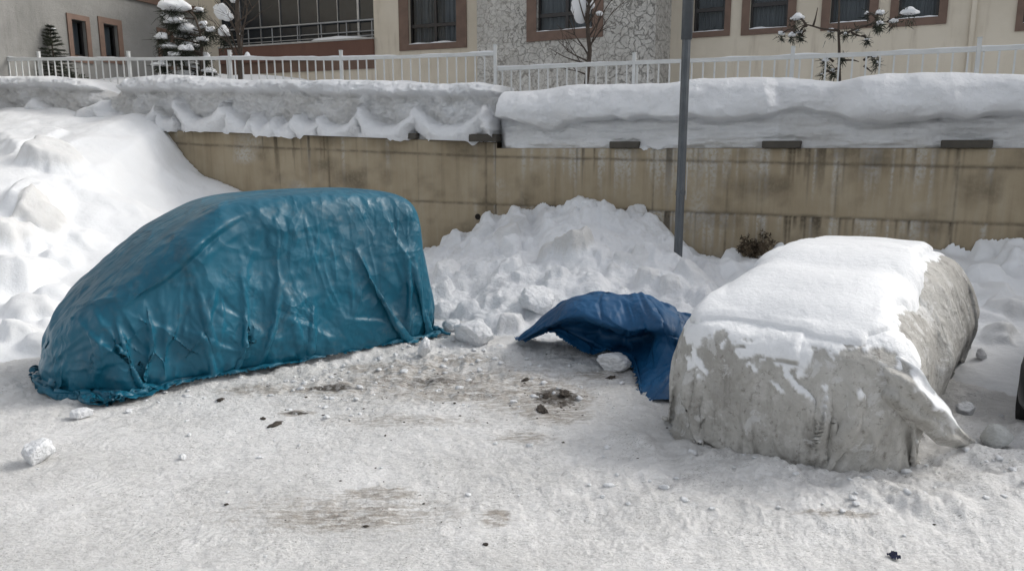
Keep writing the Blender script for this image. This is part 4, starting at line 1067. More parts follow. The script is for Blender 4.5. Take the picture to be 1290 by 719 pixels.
def make_van_tarp():
    B = [van_body()]
    col = collider(B)
    def tuck(X):
        f, g = bodies_sdf(X, B)
        w = np.clip((.50-X[..., 2])/.45, 0, 1)*np.clip((f-.02)/.1, 0, 1)
        F = -g*w[..., None]*22.; F[..., 2] = 0
        return F
    h = .11
    rng = np.random.default_rng(4)
    X = flat_sheet(-3.78, 3.26, -2.66, 2.80, h, 1.98)
    X[..., 2] += rng.normal(0, .004, X.shape[:2])
    X = drape(X, h, col, 110, 12, bend=.12, force=tuck, fric=.3)
    # ties: hem points hauled down and in, the folds fan out from them
    def near(X, p):
        d = ((X-np.array(p, np.float32))**2).sum(-1); return np.unravel_index(np.argmin(d), d.shape)
    ties = [((1.12, .9, .52), (1.10, .90, .10)), ((1.78, .72, .55), (1.62, .80, .16)), ((.2, .9, .45), (.15, .90, .22)),
            ((-.75, .9, .45), (-.8, .89, .24)), ((-1.7, .88, .42), (-1.72, .85, .20)), ((1.9, 0, .5), (1.9, 0, .2)), ((.3, -.9, .5), (.3, -.9, .2))]
    pins = [(near(X, a), X[near(X, a)].copy(), np.array(b, np.float32)) for a, b in ties]
    def pull(X, s):
        t = min(1, s/25)
        for ij, a, b in pins: X[ij] = a*(1-t)+b*t
    def slack(X, h, amp):
        n, m = X.shape[:2]; I, J = np.meshgrid(np.arange(n)*h, np.arange(m)*h, indexing='ij')
        s = 1+amp*np.clip(fbm(I*1.6, J*1.6, octaves=3, seed=5)+.25, 0, 1)*np.clip((1.75-X[..., 2])/.5, .15, 1)
        d, t = seg_dist(X, (.15, .74, 1.74), (1.62, .80, .92))
        pil = .95*np.exp(-(d/.07)**2)*(t*(1-t)*4)**.25
        d2, t2 = seg_dist(X, (-1.3, .78, 1.6), (-1.15, .9, .9)); pil += .35*np.exp(-(d2/.06)**2)
        d3, t3 = seg_dist(X, (-.62, .78, 1.55), (-.7, .9, .5)); pil += .30*np.exp(-(d3/.06)**2)
        d4, t4 = seg_dist(X, (.1, .86, 1.2), (.3, .9, .3)); pil += .30*np.exp(-(d4/.06)**2)
        return s[..., None].astype(np.float32), (s+pil)[..., None].astype(np.float32)
    lu, lv = slack(X, h, .02)
    X = drape(X, h, col, 40, 12, bend=.10, force=tuck, fric=.25, post=pull, lu=lu, lv=lv)
    X = up2(X); h /= 2; pins = [((2*ij[0], 2*ij[1]), b, b) for ij, a, b in pins]
    lu, lv = slack(X, h, .03)
    X = drape(X, h, col, 40, 12, bend=.08, force=tuck, fric=.4, post=pull, lu=lu, lv=lv)
    X = up2(X); h /= 2; X += rng.normal(0, .003, X.shape).astype(np.float32); pins = [((2*ij[0], 2*ij[1]), b, b) for ij, a, b in pins]
    lu, lv = slack(X, h, .035)
    X = drape(X, h, col, 22, 9, bend=.06, force=tuck, fric=.5, damp=.9, post=pull, lu=lu, lv=lv)
    return X, B
CAR_LOC = (3.05, 6.88, 0); CAR_ROT = -2.20
def car_bodies():
    P = []
    def p(n, q): P.append((n, q))
    p((1, 0, -.02), (2.02, 0, .5)); p((.75, 0, .66), (1.97, 0, .86)); p((.20, 0, 1), (1.5, 0, 1.0)); p((-1, 0, .1), (-1.98, 0, .6)); p((-.7, 0, .7), (-1.85, 0, .88)); p((0, 0, 1), (0, 0, 1.12)); p((0, 0, -1), (0, 0, .10))
    for s in (-1, 1):
        p((0, s, -.03), (0, s*.90, .45)); p((0, s, .16), (0, s*.87, .70)); p((0, s*.74, .67), (0, s*.75, .97)); p((.72, s*.69, -.03), (1.83, s*.76, .5)); p((-.7, s*.7, .05), (-1.8, s*.74, .6)); p((.93, s*.36, .0), (1.995, s*.4, .6)); p((.55, s*.6, .58), (1.80, s*.66, .90))
    lower = (planes(P), 26.)
    P = []
    p((.52, 0, .85), (.72, 0, 1.10)); p((0.05, 0, 1), (-.3, 0, 1.32)); p((-.1, 0, 1), (-1., 0, 1.28)); p((-.85, 0, .45), (-1.8, 0, 1.05)); p((0, 0, -1), (0, 0, .5))
    for s in (-1, 1):
        p((0, s*.95, .30), (0, s*.84, 1.02)); p((.5, s*.7, .5), (.45, s*.66, 1.12)); p((0, s*.6, .8), (0, s*.63, 1.29))
    return [lower, (planes(P), 18.)]

def make_car_cover():
    B = car_bodies(); col = collider(B, gap=.02, floor=lambda x, y: .02+0*x)
    def tuck(X):
        f, g = bodies_sdf(X, B)
        w = np.clip((.50-X[..., 2])/.35, 0, 1)*np.clip((f-.01)/.1, 0, 1)
        F = -g*w[..., None]*9.; F[..., 2] *= .3
        return F
    h = .10; rng = np.random.default_rng(11)
    X = flat_sheet(-2.75, 2.76, -1.56, 1.60, h, 1.65)
    X[..., 2] += rng.normal(0, .004, X.shape[:2])
    X = drape(X, h, col, 90, 12, bend=.2, force=tuck, fric=.3)
    def near(X, p):
        d = ((X-np.array(p, np.float32))**2).sum(-1); return np.unravel_index(np.argmin(d), d.shape)
    ties = [((1.95, -.5, .4), (1.98, -.55, .08)), ((1.7, -.85, .4), (1.66, -.88, .10)), ((0, -.9, .4), (0, -.88, .2)), ((-.3, .92, .4), (-.3, .90, .14))]
    pins = [(near(X, a), X[near(X, a)].copy(), np.array(b, np.float32)) for a, b in ties]
    def pull(X, s):
        t = min(1, s/25)
        for ij, a, b in pins: X[ij] = a*(1-t)+b*t
    def slack(X, h, amp):
        n, m = X.shape[:2]; I, J = np.meshgrid(np.arange(n)*h, np.arange(m)*h, indexing='ij')
        s = 1+amp*np.clip(fbm(I*1.8, J*1.8, octaves=3, seed=15)+.3, 0, 1)
        pil = 0
        for a, b, k in (((1.2, .5, .9), (2.0, .1, .35), .5), ((1.3, .75, .9), (1.95, .55, .4), .5), ((1.5, -.3, .85), (1.98, -.2, .4), .3), ((-.2, .66, 1.4), (-.5, .92, .4), .6), ((-.9, .66, 1.3), (-1., .92, .4), .5), ((.4, .7, 1.2), (.5, .92, .3), .4)):
            d, t = seg_dist(X, a, b); pil = pil+k*np.exp(-(d/.06)**2)
        return s[..., None].astype(np.float32), (s+pil)[..., None].astype(np.float32)
    lu, lv = slack(X, h, .015)
    X = drape(X, h, col, 40, 12, bend=.15, force=tuck, fric=.7, post=pull, lu=lu, lv=lv)
    X = up2(X); h /= 2; pins = [((2*ij[0], 2*ij[1]), b, b) for ij, a, b in pins]
    lu, lv = slack(X, h, .02)
    X = drape(X, h, col, 35, 12, bend=.1, force=tuck, fric=.8, post=pull, lu=lu, lv=lv)
    X = up2(X); h /= 2; X += rng.normal(0, .002, X.shape).astype(np.float32); pins = [((2*ij[0], 2*ij[1]), b, b) for ij, a, b in pins]
    lu, lv = slack(X, h, .025)
    X = drape(X, h, col, 20, 9, bend=.08, force=tuck, fric=.8, damp=.9, post=pull, lu=lu, lv=lv)
    return X, B
# ---------------------------------------------------------------- cloth finishing
def crumple(X, h, amp, seed, mask=1., sc=1.):
    n, m = X.shape[:2]; I, J = np.meshgrid(np.arange(n)*h*sc, np.arange(m)*h*sc, indexing='ij')
    w1 = .22*fbm(I*1.5, J*1.5, octaves=2, seed=seed); w2 = .22*fbm(I*1.5+9, J*1.5, octaves=2, seed=seed+1)
    D = 0
    for k, (f_, a_) in enumerate(((1.6, 1.), (3.7, .30), (8.5, .24), (18., .08))):
        th = .7+1.3*k; c, s_ = math.cos(th), math.sin(th); u = (I+w1)*c-(J+w2)*s_; v = (I+w1)*s_+(J+w2)*c
        reg = np.clip(fbm(I*(.7+.3*k), J*(.7+.3*k), octaves=2, seed=seed+5+k)*1.7+.55, .08, 1.25)
        D = D+a_*tri(u*f_, v*f_*.8, seed+2+k)*(reg**2 if k else 1)
    reg = 1.
    return X+grid_normals(X)*(amp*D*reg*mask)[..., None]
def tarp_mat(name, a, b, rough, dirt=(.20, .19, .17)):
    t = NT(name)
    c = t.mix(t.ramp(t.noise(1.6, 5), .3, .7), a, b)
    dm = t.math('MULTIPLY', t.ramp(t.noise(5, 6, .7), .52, .85), .35)
    c = t.mix(dm, c, dirt)
    cr = t.noise(5, 4, .6, dist=1.2, typ='RIDGED_MULTIFRACTAL'); cr2 = t.noise(13, 3, .6, dist=.8, typ='RIDGED_MULTIFRACTAL')
    wv = t.n('VectorMath', operation='SCALE'); nn = t.n('TexNoise'); t.put(nn.inputs['Vector'], t.co); nn.inputs['Scale'].default_value = 2.; t.put(wv.inputs[0], nn.outputs['Color']); wv.inputs['Scale'].default_value = .35
    ad = t.n('VectorMath', operation='ADD'); t.put(ad.inputs[0], t.scale((1, 1, .72))); t.put(ad.inputs[1], wv.outputs[0])
    msk = t.ramp(t.noise(1.3, 3), .38, .62, .25, 1.)
    n = t.bump(t.math('MULTIPLY', t.voro(2.7, 'F1', ad.outputs[0]), msk), .065, .9)
    n = t.bump(t.math('MULTIPLY', t.voro(7., 'F1', ad.outputs[0]), t.ramp(t.noise(2.1, 3), .42, .62, .1, 1.)), .026, .9, n)
    n = t.bump(t.math('MULTIPLY', t.voro(19., 'F1', ad.outputs[0]), t.ramp(t.noise(1.7, 3), .48, .66, .0, 1.)), .008, .9, n); n = t.bump(cr2, .003, .5, n)
    r = t.ramp(t.noise(2.5, 4), .3, .7, rough-.06, rough+.12)
    return t.out(c, r, n, .38)
TEAL = tarp_mat('teal_plastic', (.006, .085, .138), (.009, .113, .178), .40)
BLUE = tarp_mat('blue_plastic', (.003, .050, .130), (.006, .078, .190), .48, (.05, .09, .15))
# --- the van under its tarp
VAN_LOC = (-2.95, 8.36, 0); VAN_ROT = -2.46
X, B = make_van_tarp()
X = up2(X); hh = .11/8
X = smooth2(X, 6)
N = grid_normals(X)
sgn = np.sign(N[X.shape[0]//2, X.shape[1]//2, 2])
class Pleats:                          # creases gathered as one height field over the cloth, applied once
    def __init__(s, X, sgn): s.X = X; s.N = grid_normals(smooth2(X, 8))*sgn; s.D = np.zeros(X.shape[:2], np.float32)
    def fold(s, a, b, w, hgt, asym=.5, reach=.3):
        a = np.array(a, np.float32); b = np.array(b, np.float32); d = b-a; L = np.linalg.norm(d); ax = d/L
        m = np.abs(s.X-(a+b)/2).max(-1) < L/2+reach
        i = np.where(m.any(1))[0]; j = np.where(m.any(0))[0]
        if not len(i): return
        sl = (slice(i[0], i[-1]+1), slice(j[0], j[-1]+1)); X, N = s.X[sl], s.N[sl]
        t = ((X-a)@ax)/L; side = -np.cross(N, ax); q = ((X-a)*side).sum(-1)+.03*L*np.sin(t*5+hgt*900)*t*(1-t)*4
        depth = np.abs(((X-a)*N).sum(-1)-((b-a)@ax)*0)
        prof = np.where(q > 0, np.exp(-np.abs(q)/w), np.exp(-(q/(w*asym*.5))**2))*sstep(0, .35, t)*sstep(1, .65, t)*(depth < .35)
        s.D[sl] += hgt*prof
    def apply(s, lim=.10): return s.X+s.N*np.clip(s.D, -.03, lim)[..., None]
P = Pleats(X, sgn)
for a, b, w, hg in (((.10, .70, 1.72), (1.66, .80, .78), .08, .095), ((.05, .76, 1.6), (1.2, .86, 1.02), .12, .03), ((1.9, .45, .80), (1.22, .93, .18), .07, .06), ((1.78, .62, .95), (1.25, .93, .25), .07, .04),
                    ((1.3, .84, .95), (1.18, .94, .15), .06, .05), ((.55, .84, 1.12), (1.0, .95, .22), .08, .045), ((.15, .84, 1.2), (.42, .95, .12), .12, .03), ((.05, .84, 1.15), (-.25, .95, .15), .13, .025),
                    ((1.05, .90, .62), (.30, .96, .20), .07, .05), ((.75, .88, .80), (-.05, .96, .28), .08, .035), ((.1, .9, .6), (-.7, .96, .2), .07, .035), ((-.5, .9, .55), (-1.4, .95, .25), .06, .03),
                    ((-.36, .74, 1.66), (-.42, .88, .9), .035, .022), ((-.60, .74, 1.66), (-.66, .9, .8), .03, .02), ((-1.33, .72, 1.66), (-1.66, .87, .8), .06, .04), ((-1.1, .76, 1.5), (-1.15, .92, .7), .05, .018), ((1.5, .78, .85), (.9, .95, .45), .06, .03)):
    P.fold(a, b, w*1.3, hg*(.6 if hg < .08 else 1.))
top = sstep(1.70, 1.45, X[..., 2])*.75+.15+.5*sstep(1.0, .4, X[..., 2])
rc_ = random.Random(6)
for tx, tz, n_, sp in ((1.18, .12, 8, .9), (.2, .2, 7, .7), (-.75, .22, 7, .7), (-1.7, .2, 6, .5), (1.7, .2, 6, .8), (.65, .15, 5, .8)):
    for i in range(n_):
        th = (i/(n_-1)-.5)*2*sp+rc_.gauss(0, .12); r0, r1 = rc_.uniform(.08, .3), rc_.uniform(.45, 1.15)
        pa = (tx+math.sin(th)*r0, .93, tz+math.cos(th)*r0); pb = (tx+math.sin(th)*r1, .93-.12*max(0, r1*math.cos(th)+tz-.9), tz+math.cos(th)*r1)
        P.fold(pb, pa, rc_.uniform(.035, .09), rc_.uniform(.008, .022)*(1 if rc_.random() < .6 else -.7), .35)
for i in range(13):
    px_ = rc_.uniform(-1.7, .1); dz_ = rc_.uniform(.25, .85)
    P.fold((px_, .74, 1.70), (px_+rc_.gauss(0, .10), .80+.1*dz_, 1.66-dz_), rc_.uniform(.02, .05), rc_.uniform(.006, .016)*(1 if rc_.random() < .6 else -.8), .35)
for i in range(9):
    z_ = rc_.uniform(.3, 1.1); x_ = rc_.uniform(1.3, 1.7); P.fold((x_, .9-.2*max(0, z_-.6), z_), (x_+rc_.uniform(.15, .35), rc_.uniform(-.1, .4), max(.15, z_-rc_.uniform(.1, .5))), .05, rc_.uniform(.008, .02), .35)
X = P.apply(); X = crumple(X, hh, .034*sgn, 11, top)
f, g = bodies_sdf(X, B)
lim = .055+.06*fbm(X[..., 0]*2.5, X[..., 1]*2.5, octaves=3, seed=13)+.12*sstep(.7, 1.6, X[..., 0])
I, J = np.meshgrid(np.arange(X.shape[0])*hh, np.arange(X.shape[1])*hh, indexing='ij')
# the hem lies bunched on the ground
lo = sstep(.22, .03, X[..., 2])
X[..., 2] += lo*np.clip(.05*tri(I*4.2, J*4.2, 19)+.04, 0, .1)*sstep(.0, .08, f)
keep = (f < lim) | ((X[..., 2] > .065) & (f < .22))
van = link('tarpaulin', grid_mesh('tarpaulin', X, keep, flip=sgn < 0), TEAL, smooth=True, label='shiny teal plastic tarpaulin wrapped right over a parked small van', cat='tarpaulin')
van.location = VAN_LOC; van.rotation_euler = (0, 0, VAN_ROT)

# --- the car under its grey cover
X, B = make_car_cover()
X = up2(X); hh = .10/8; X = smooth2(X, 2)
sgn = np.sign(grid_normals(X)[X.shape[0]//2, X.shape[1]//2, 2])
P = Pleats(X, sgn)
rc_ = random.Random(8)
for i in range(26):
    y_ = rc_.uniform(-.75, .8); z_ = rc_.uniform(.35, .8); P.fold((1.95-.1*abs(y_), y_, z_), (1.97, y_+rc_.uniform(-.35, .15), max(.15, z_-rc_.uniform(.2, .5))), rc_.uniform(.03, .08), rc_.uniform(.006, .016), .35)
for i in range(22):
    x_ = rc_.uniform(-1.6, 1.5); z_ = rc_.uniform(.6, 1.25); P.fold((x_, .92-.25*max(0, z_-.8), z_), (x_+rc_.uniform(-.35, .2), .93, max(.12, z_-rc_.uniform(.3, .8))), rc_.uniform(.03, .08), rc_.uniform(.008, .022), .35)
P.fold((1.8, .0, .82), (1.97, .66, .12), .10, .040, .4); P.fold((1.85, .45, .8), (1.95, .78, .25), .08, .03, .4); P.fold((1.9, -.7, .75), (1.98, -.1, .3), .09, .022, .4)
for a, b, w, hg in (((1.55, .25, .96), (2.0, -.05, .25), .05, .035), ((1.70, .10, .84), (2.02, -.35, .35), .04, .02), ((1.35, .62, .88), (1.9, .72, .35), .06, .05), ((1.2, .75, .9), (1.75, .95, .3), .05, .035), ((1.9, -.2, .75), (2.02, .3, .45), .04, .016),
                    ((.1, .68, 1.3), (-.2, .95, .4), .06, .05), ((-.35, .62, 1.42), (-.75, .95, .3), .06, .05), ((.5, .74, 1.1), (.35, .95, .3), .05, .04), ((1.85, -.6, .72), (2.0, -.3, .2), .05, .02), ((1.9, .45, .7), (1.95, .62, .2), .05, .02)):
    P.fold(a, b, w*1.4, hg*.8)
X = P.apply()
X = crumple(X, hh, .016*sgn, 41, sstep(1.45, 1.1, X[..., 2])*.8+.2, 1.1)

N = grid_normals(X)*sgn
I, J = np.meshgrid(np.arange(X.shape[0])*hh, np.arange(X.shape[1])*hh, indexing='ij')
x, y, z = X[..., 0], X[..., 1], X[..., 2]
f, g = bodies_sdf(X, B)
nz = fbm(x*3.2, y*3.2, z*3.2, octaves=5, seed=43, gain=.62); n2 = fbm(x*10, y*10, z*10, octaves=3, seed=44)
crust = N[..., 2]*1.0+.85*nz+.25*n2-.36-.55*sstep(.62, .40, z)+.25*blob(x, z, 1.95, .70, .25, .12)
crust = crust-1.2*sstep(.55, .8, y)*sstep(1.6, 1.2, x)
dsg, _ = seg_dist(X, (1.93, .15, .74), (1.97, .60, .17)); crust = crust+.75*np.exp(-(dsg/.07)**2)*(.6+nz)
dsg, _ = seg_dist(X, (1.9, -.45, .72), (1.97, -.15, .5)); crust = crust+.6*np.exp(-(dsg/.05)**2)*(.6+nz)
snow = sstep(.06, .14, crust)
X = X+N*(snow*(.006+.02*np.clip(crust, 0, .5)*(1+n2)))[..., None]
def cover_mat():
    t = NT('grey_cover'); s = t.attr('snow')
    a = t.mix(t.ramp(t.noise(1.8, 6, .65), .3, .7), (.36, .347, .32), (.51, .497, .465))
    st = t.noise(1, 6, .7, co=t.scale((5, 5, 1.4)))
    a = t.mix(t.math('MULTIPLY', t.ramp(st, .5, .72), .65), a, (.19, .18, .16))
    a = t.mix(t.math('MULTIPLY', t.ramp(t.noise(7, 7, .75), .47, .70), .65), a, (.60, .59, .57))
    a = t.mix(t.math('MULTIPLY', t.ramp(t.noise(19, 6, .75), .53, .68), .6), a, (.14, .125, .105))
    a = t.mix(t.math('MULTIPLY', t.ramp(t.noise(3.2, 8, .75, dist=.6), .56, .60), .55), a, (.66, .66, .655))
    c = t.mix(s, a, (.86, .87, .88))
    cr = t.noise(6, 5, .62, dist=1., typ='RIDGED_MULTIFRACTAL')
    n = t.bump(cr, .03, .8); n = t.bump(t.noise(40, 5, .7), .012, .9, n)
    return t.out(c, .62, n, .3)
keep = (X[..., 2] > .06) | (f < .12+.05*fbm(I*4, J*4, octaves=2, seed=46))
cov = link('car_cover', grid_mesh('car_cover', X, keep, {'snow': snow}, flip=sgn < 0), cover_mat(), smooth=True, label='dirty grey fabric cover tied over a parked car, edges crusted with snow', cat='car cover')
cov.location = CAR_LOC; cov.rotation_euler = (0, 0, CAR_ROT)
def loose_corner():                    # the corner of the cover that has come off and trails to the ground
    C = np.array([at(*q)[:] for q in ((1078, 452, 5.26), (1108, 464, 5.06), (1140, 486, 4.90), (1168, 516, 4.90), (1200, 545, 5.06), (1240, 567, 5.44))], np.float32)
    W = np.array([.10, .17, .155, .135, .11, .03]); k, m_ = 90, 44
    t = np.linspace(0, 5, k); i = np.clip(t.astype(int), 0, 4); fr = t-i; e = fr*fr*(3-2*fr)*.5+fr*.5
    c = C[i]*(1-e)[:, None]+C[i+1]*e[:, None]
    for _ in range(8): c[1:-1] = .25*c[:-2]+.5*c[1:-1]+.25*c[2:]
    T = np.gradient(c, axis=0); T /= np.linalg.norm(T, axis=1, keepdims=True)
    out = np.array([-.25, -.9, .35]); sd = np.cross(T, out); sd /= np.linalg.norm(sd, axis=1, keepdims=True); up = np.cross(sd, T)
    v = np.linspace(-1, 1, m_); w = np.interp(t, np.arange(6), W)
    X = c[:, None]+sd[:, None]*(v[None]*w[:, None])[..., None]
    arch = .55*(1-v[None]**2)*w[:, None]+.022*np.sin(v[None]*7+t[:, None]*1.3)*(w[:, None]/.15)-.05
    X = X+up[:, None]*arch[..., None]
    I, J = np.meshgrid(np.arange(k)*.012, np.arange(m_)*.008, indexing='ij')
    X = X+up[:, None]*(.020*fbm(I*5, J*9, octaves=4, seed=53, gain=.6))[..., None]+sd[:, None]*(.018*fbm(I*7, J*2, octaves=3, seed=54))[..., None]
    X[..., 2] = np.maximum(X[..., 2], .012)
    hi = np.sign(sd[k//2, 2])*v[None]
    sn = sstep(.35, .6, hi*.75+.75*fbm(I*6, J*8, octaves=4, seed=55, gain=.62)+.1)*sstep(85, 60, np.arange(k))[:, None]
    X = X+up[:, None]*(.012*sn)[..., None]
    o = link('loose_corner', grid_mesh('loose_corner', X.astype(np.float32), None, {'snow': sn}), cov.data.materials[0], smooth=True)
    o.parent = cov; o.matrix_parent_inverse = (Matrix.Translation(CAR_LOC)@Matrix.Rotation(CAR_ROT, 4, 'Z')).inverted()
loose_corner()
# snow lying on it: from the front edge of the bonnet over the windscreen to the roof
def car_snow():
    h = .016; n, m = int(4.0/h), int(1.9/h)
    x, y = np.meshgrid(-2.0+h*np.arange(n), -.95+h*np.arange(m), indexing='ij')
    lo, hi = np.full(x.shape, .3, np.float32), np.full(x.shape, 1.7, np.float32)
    for _ in range(14):
        mid = (lo+hi)/2; f, g = bodies_sdf(np.stack([x, y, mid], -1).astype(np.float32), B); ins = f < .03
        lo = np.where(ins, mid, lo); hi = np.where(ins, hi, mid)
    base = lo.copy()
    ci = np.round((X[..., 0]+2.0)/h).astype(int); cj = np.round((X[..., 1]+.95)/h).astype(int)
    ok = (ci >= 0) & (ci < n) & (cj >= 0) & (cj < m)
    np.maximum.at(base, (ci[ok], cj[ok]), X[..., 2][ok].astype(base.dtype)); 
    rp = np.pad(base, 2, mode='edge'); bmin = np.minimum.reduce([rp[i:i+n, j:j+m] for i in range(5) for j in range(5)])-.03
    bp = np.pad(base, 1, mode='edge'); base = np.maximum.reduce([bp[i:i+n, j:j+m] for i in range(3) for j in range(3)]); base = smooth2(base, 24)
    # filled hollow in front of the windscreen
    fill = np.interp(x, [-2, -1.1, -.5, .25, 1.05, 1.55, 1.86, 2.0], [1.18, 1.31, 1.36, 1.34, 1.20, 1.07, .94, .80])-.05*(y/.7)**4
    fillw = sstep(.86, .6, np.abs(y))
    wob = .05*fbm(x*3, y*3, octaves=4, seed=47, gain=.6)+.02*fbm(x*14, y*14, octaves=3, seed=48)
    right = np.interp(x, [-2, -1.2, -.2, .1, .45, .70, .85, 1.0, 1.25, 1.55, 1.9], [.50, .54, .60, .66, .72, .74, .70, .64, .66, .72, .5])
    left = np.interp(x, [-2, 0, .5, 1., 1.9], [.62, .68, .76, .82, .78])
    d1 = right-y; d2 = y+left; d3 = (1.80+.06*np.sin(y*5))-x; d4 = x+1.75
    msk = np.minimum(np.minimum(d1, d2), np.minimum(d3, d4))+wob; gb = smooth2(base, 12); sl_ = np.hypot(*np.gradient(gb, h)); msk = smooth2(np.minimum(msk, (1.25-sl_)*.25+.4*wob), 7)+.008*fbm(x*11, y*11, octaves=2, seed=52)
    T = .075+.018*fbm(x*1.2, y*1.2, octaves=3, seed=49)
    thick = T*np.clip(msk/.10, 0, 1)**.55*(.45+.55*sstep(1.95, 1.4, x))
    fillw = fillw*sstep(.0, .32, msk)
    z = np.maximum(base, base*(1-fillw)+np.maximum(fill, base)*fillw)
    z = np.maximum(smooth2(z, 130), base+.012)+thick+.003*fbm(x*5, y*5, octaves=3, seed=51)-.012
    k_ = sstep(.0, .022, msk); z = bmin*(1-k_)+z*k_
    o = link('snow_slab', grid_mesh('snow_slab', np.stack([x, y, z], -1), msk > -.03), SNOW_SOFT, smooth=True, label='thick smooth slab of snow lying on the grey covered car', cat='snow')
    o.location = CAR_LOC; o.rotation_euler = (0, 0, CAR_ROT)
car_snow()

# --- loose blue tarp, frozen stiff over a snow lump
def loose_tarp():
    G = [  # per column: ground behind, ridge, brow, under the brow, hem    (u, v, metres ahead)
        [(648, 424, 8.75), (651, 427, 8.50), (656, 428.5, 8.47), (659, 429, 8.45), (663, 429.5, 8.42)],
        [(690, 395, 8.9), (693, 391, 8.30), (700, 405, 8.12), (700, 413, 8.16), (694, 421, 8.22)],
        [(712, 385, 8.9), (714, 375, 8.25), (729, 397, 7.92), (733, 414, 8.10), (722, 437, 8.12)],
        [(755, 375, 8.9), (752, 365, 8.20), (762, 407, 7.80), (766, 421, 8.06), (745, 446, 8.05)],
        [(780, 375, 8.8), (778, 367, 8.14), (792, 416, 7.72), (790, 428, 7.98), (770, 439, 7.95)],
        [(802, 378, 8.7), (802, 370, 8.08), (814, 414, 7.62), (820, 424, 7.85), (794, 456, 7.62)],
        [(824, 382, 8.6), (824, 375, 8.0), (836, 412, 7.52), (822, 440, 7.42), (804, 496, 6.95)],
        [(846, 388, 8.5), (843, 382, 7.92), (858, 424, 7.40), (852, 458, 7.12), (820, 507, 6.68)],
        [(860, 395, 8.5), (852, 391, 8.05), (862, 428, 7.62), (866, 462, 7.28), (848, 508, 6.66)],
        [(880, 402, 8.5), (872, 398, 8.08), (880, 425, 7.75), (878, 450, 7.5), (862, 496, 7.05)],
        [(895, 415, 8.4), (889, 411, 8.0), (890, 428, 7.85), (886, 448, 7.65), (872, 488, 7.25)]]
    for i in range(1, 7):
        q = G[i][2]; G[i][2] = (q[0], q[1], q[2]-.22)
        q = G[i][3]; G[i][3] = (q[0], q[1]-1, q[2]+(.16 if i < 6 else .05))
    P = np.array([[at(*q)[:] for q in c] for c in G], np.float32)
    P[:, 0, 2] = np.minimum(P[:, 0, 2], .12); P[..., 2] = np.maximum(P[..., 2], .012)
    def crm(P, k):                     # Catmull-Rom along axis 0
        n = len(P); t = np.linspace(0, n-1, k); i = np.clip(t.astype(int), 0, n-2); f = (t-i).astype(np.float32)[(...,)+(None,)*(P.ndim-1)]
        a, b, c, d_ = P[np.maximum(i-1, 0)], P[i], P[i+1], P[np.minimum(i+2, n-1)]
        return .5*((2*b)+(c-a)*f+(2*a-5*b+4*c-d_)*f*f+(3*b-a-3*c+d_)*f**3)
    X = crm(P, 190); X = crm(X.transpose(1, 0, 2), 120).transpose(1, 0, 2).astype(np.float32)
    tgt = X.copy()
    lu = np.linalg.norm(X[1:]-X[:-1], axis=-1, keepdims=True); lu = np.concatenate([lu, lu[-1:]], 0)
    lv = np.linalg.norm(X[:, 1:]-X[:, :-1], axis=-1, keepdims=True); lv = np.concatenate([lv, lv[:, -1:]], 1)
    n, m = X.shape[:2]; I, J = np.meshgrid(np.arange(n)*.0142, np.arange(m)*.0142, indexing='ij')
    sl_ = (1.02+.30*np.clip(fbm(I*2.6, J*2.6, octaves=3, seed=25)+.25, 0, 1))[..., None].astype(np.float32)
    rng = np.random.default_rng(3); X += rng.normal(0, .004, X.shape).astype(np.float32)
    lu = lu*sl_; lv = lv*sl_
    for s in range(70):
        relax(X, 1., .8, 0., 0., (lu, lv))
        for _ in range(1): X = smooth2(X, 1)*.5+X*.5
        X += .025*(tgt-X); X[..., 2] = np.maximum(X[..., 2], .008)
    sg = 1.
    X = smooth2(X, 4); rc = random.Random(14); D = np.zeros((n, m)); I2, J2 = np.meshgrid(np.arange(n)/n*2.7, np.arange(m)/m*1.7, indexing='ij')
    for k in range(46):
        cx, cy, th, L = rc.uniform(0, 2.7), rc.uniform(.4, 1.7), rc.uniform(0, 3.14), rc.uniform(.15, .5); c, s_ = math.cos(th), math.sin(th)
        t = ((I2-cx)*c+(J2-cy)*s_)/L; q = -(I2-cx)*s_+(J2-cy)*c+.03*np.sin(t*4+k); w = rc.uniform(.025, .08)
        D += rc.choice((1, 1, -.7))*rc.uniform(.014, .042)*np.where(q > 0, np.exp(-np.abs(q)/w), np.exp(-(q/(w*.22))**2))*sstep(1, .4, np.abs(t))
    X = X+grid_normals(smooth2(X, 6))*np.clip(D, -.05, .06)[..., None]; X = crumple(X, .0142, .040, 61, 1., 1.25)
    o = link('tarpaulin', grid_mesh('tarpaulin', X), BLUE, smooth=True, label='crumpled dark blue tarpaulin lying loose and arched on the snow between both covered vehicles', cat='tarpaulin')
loose_tarp()
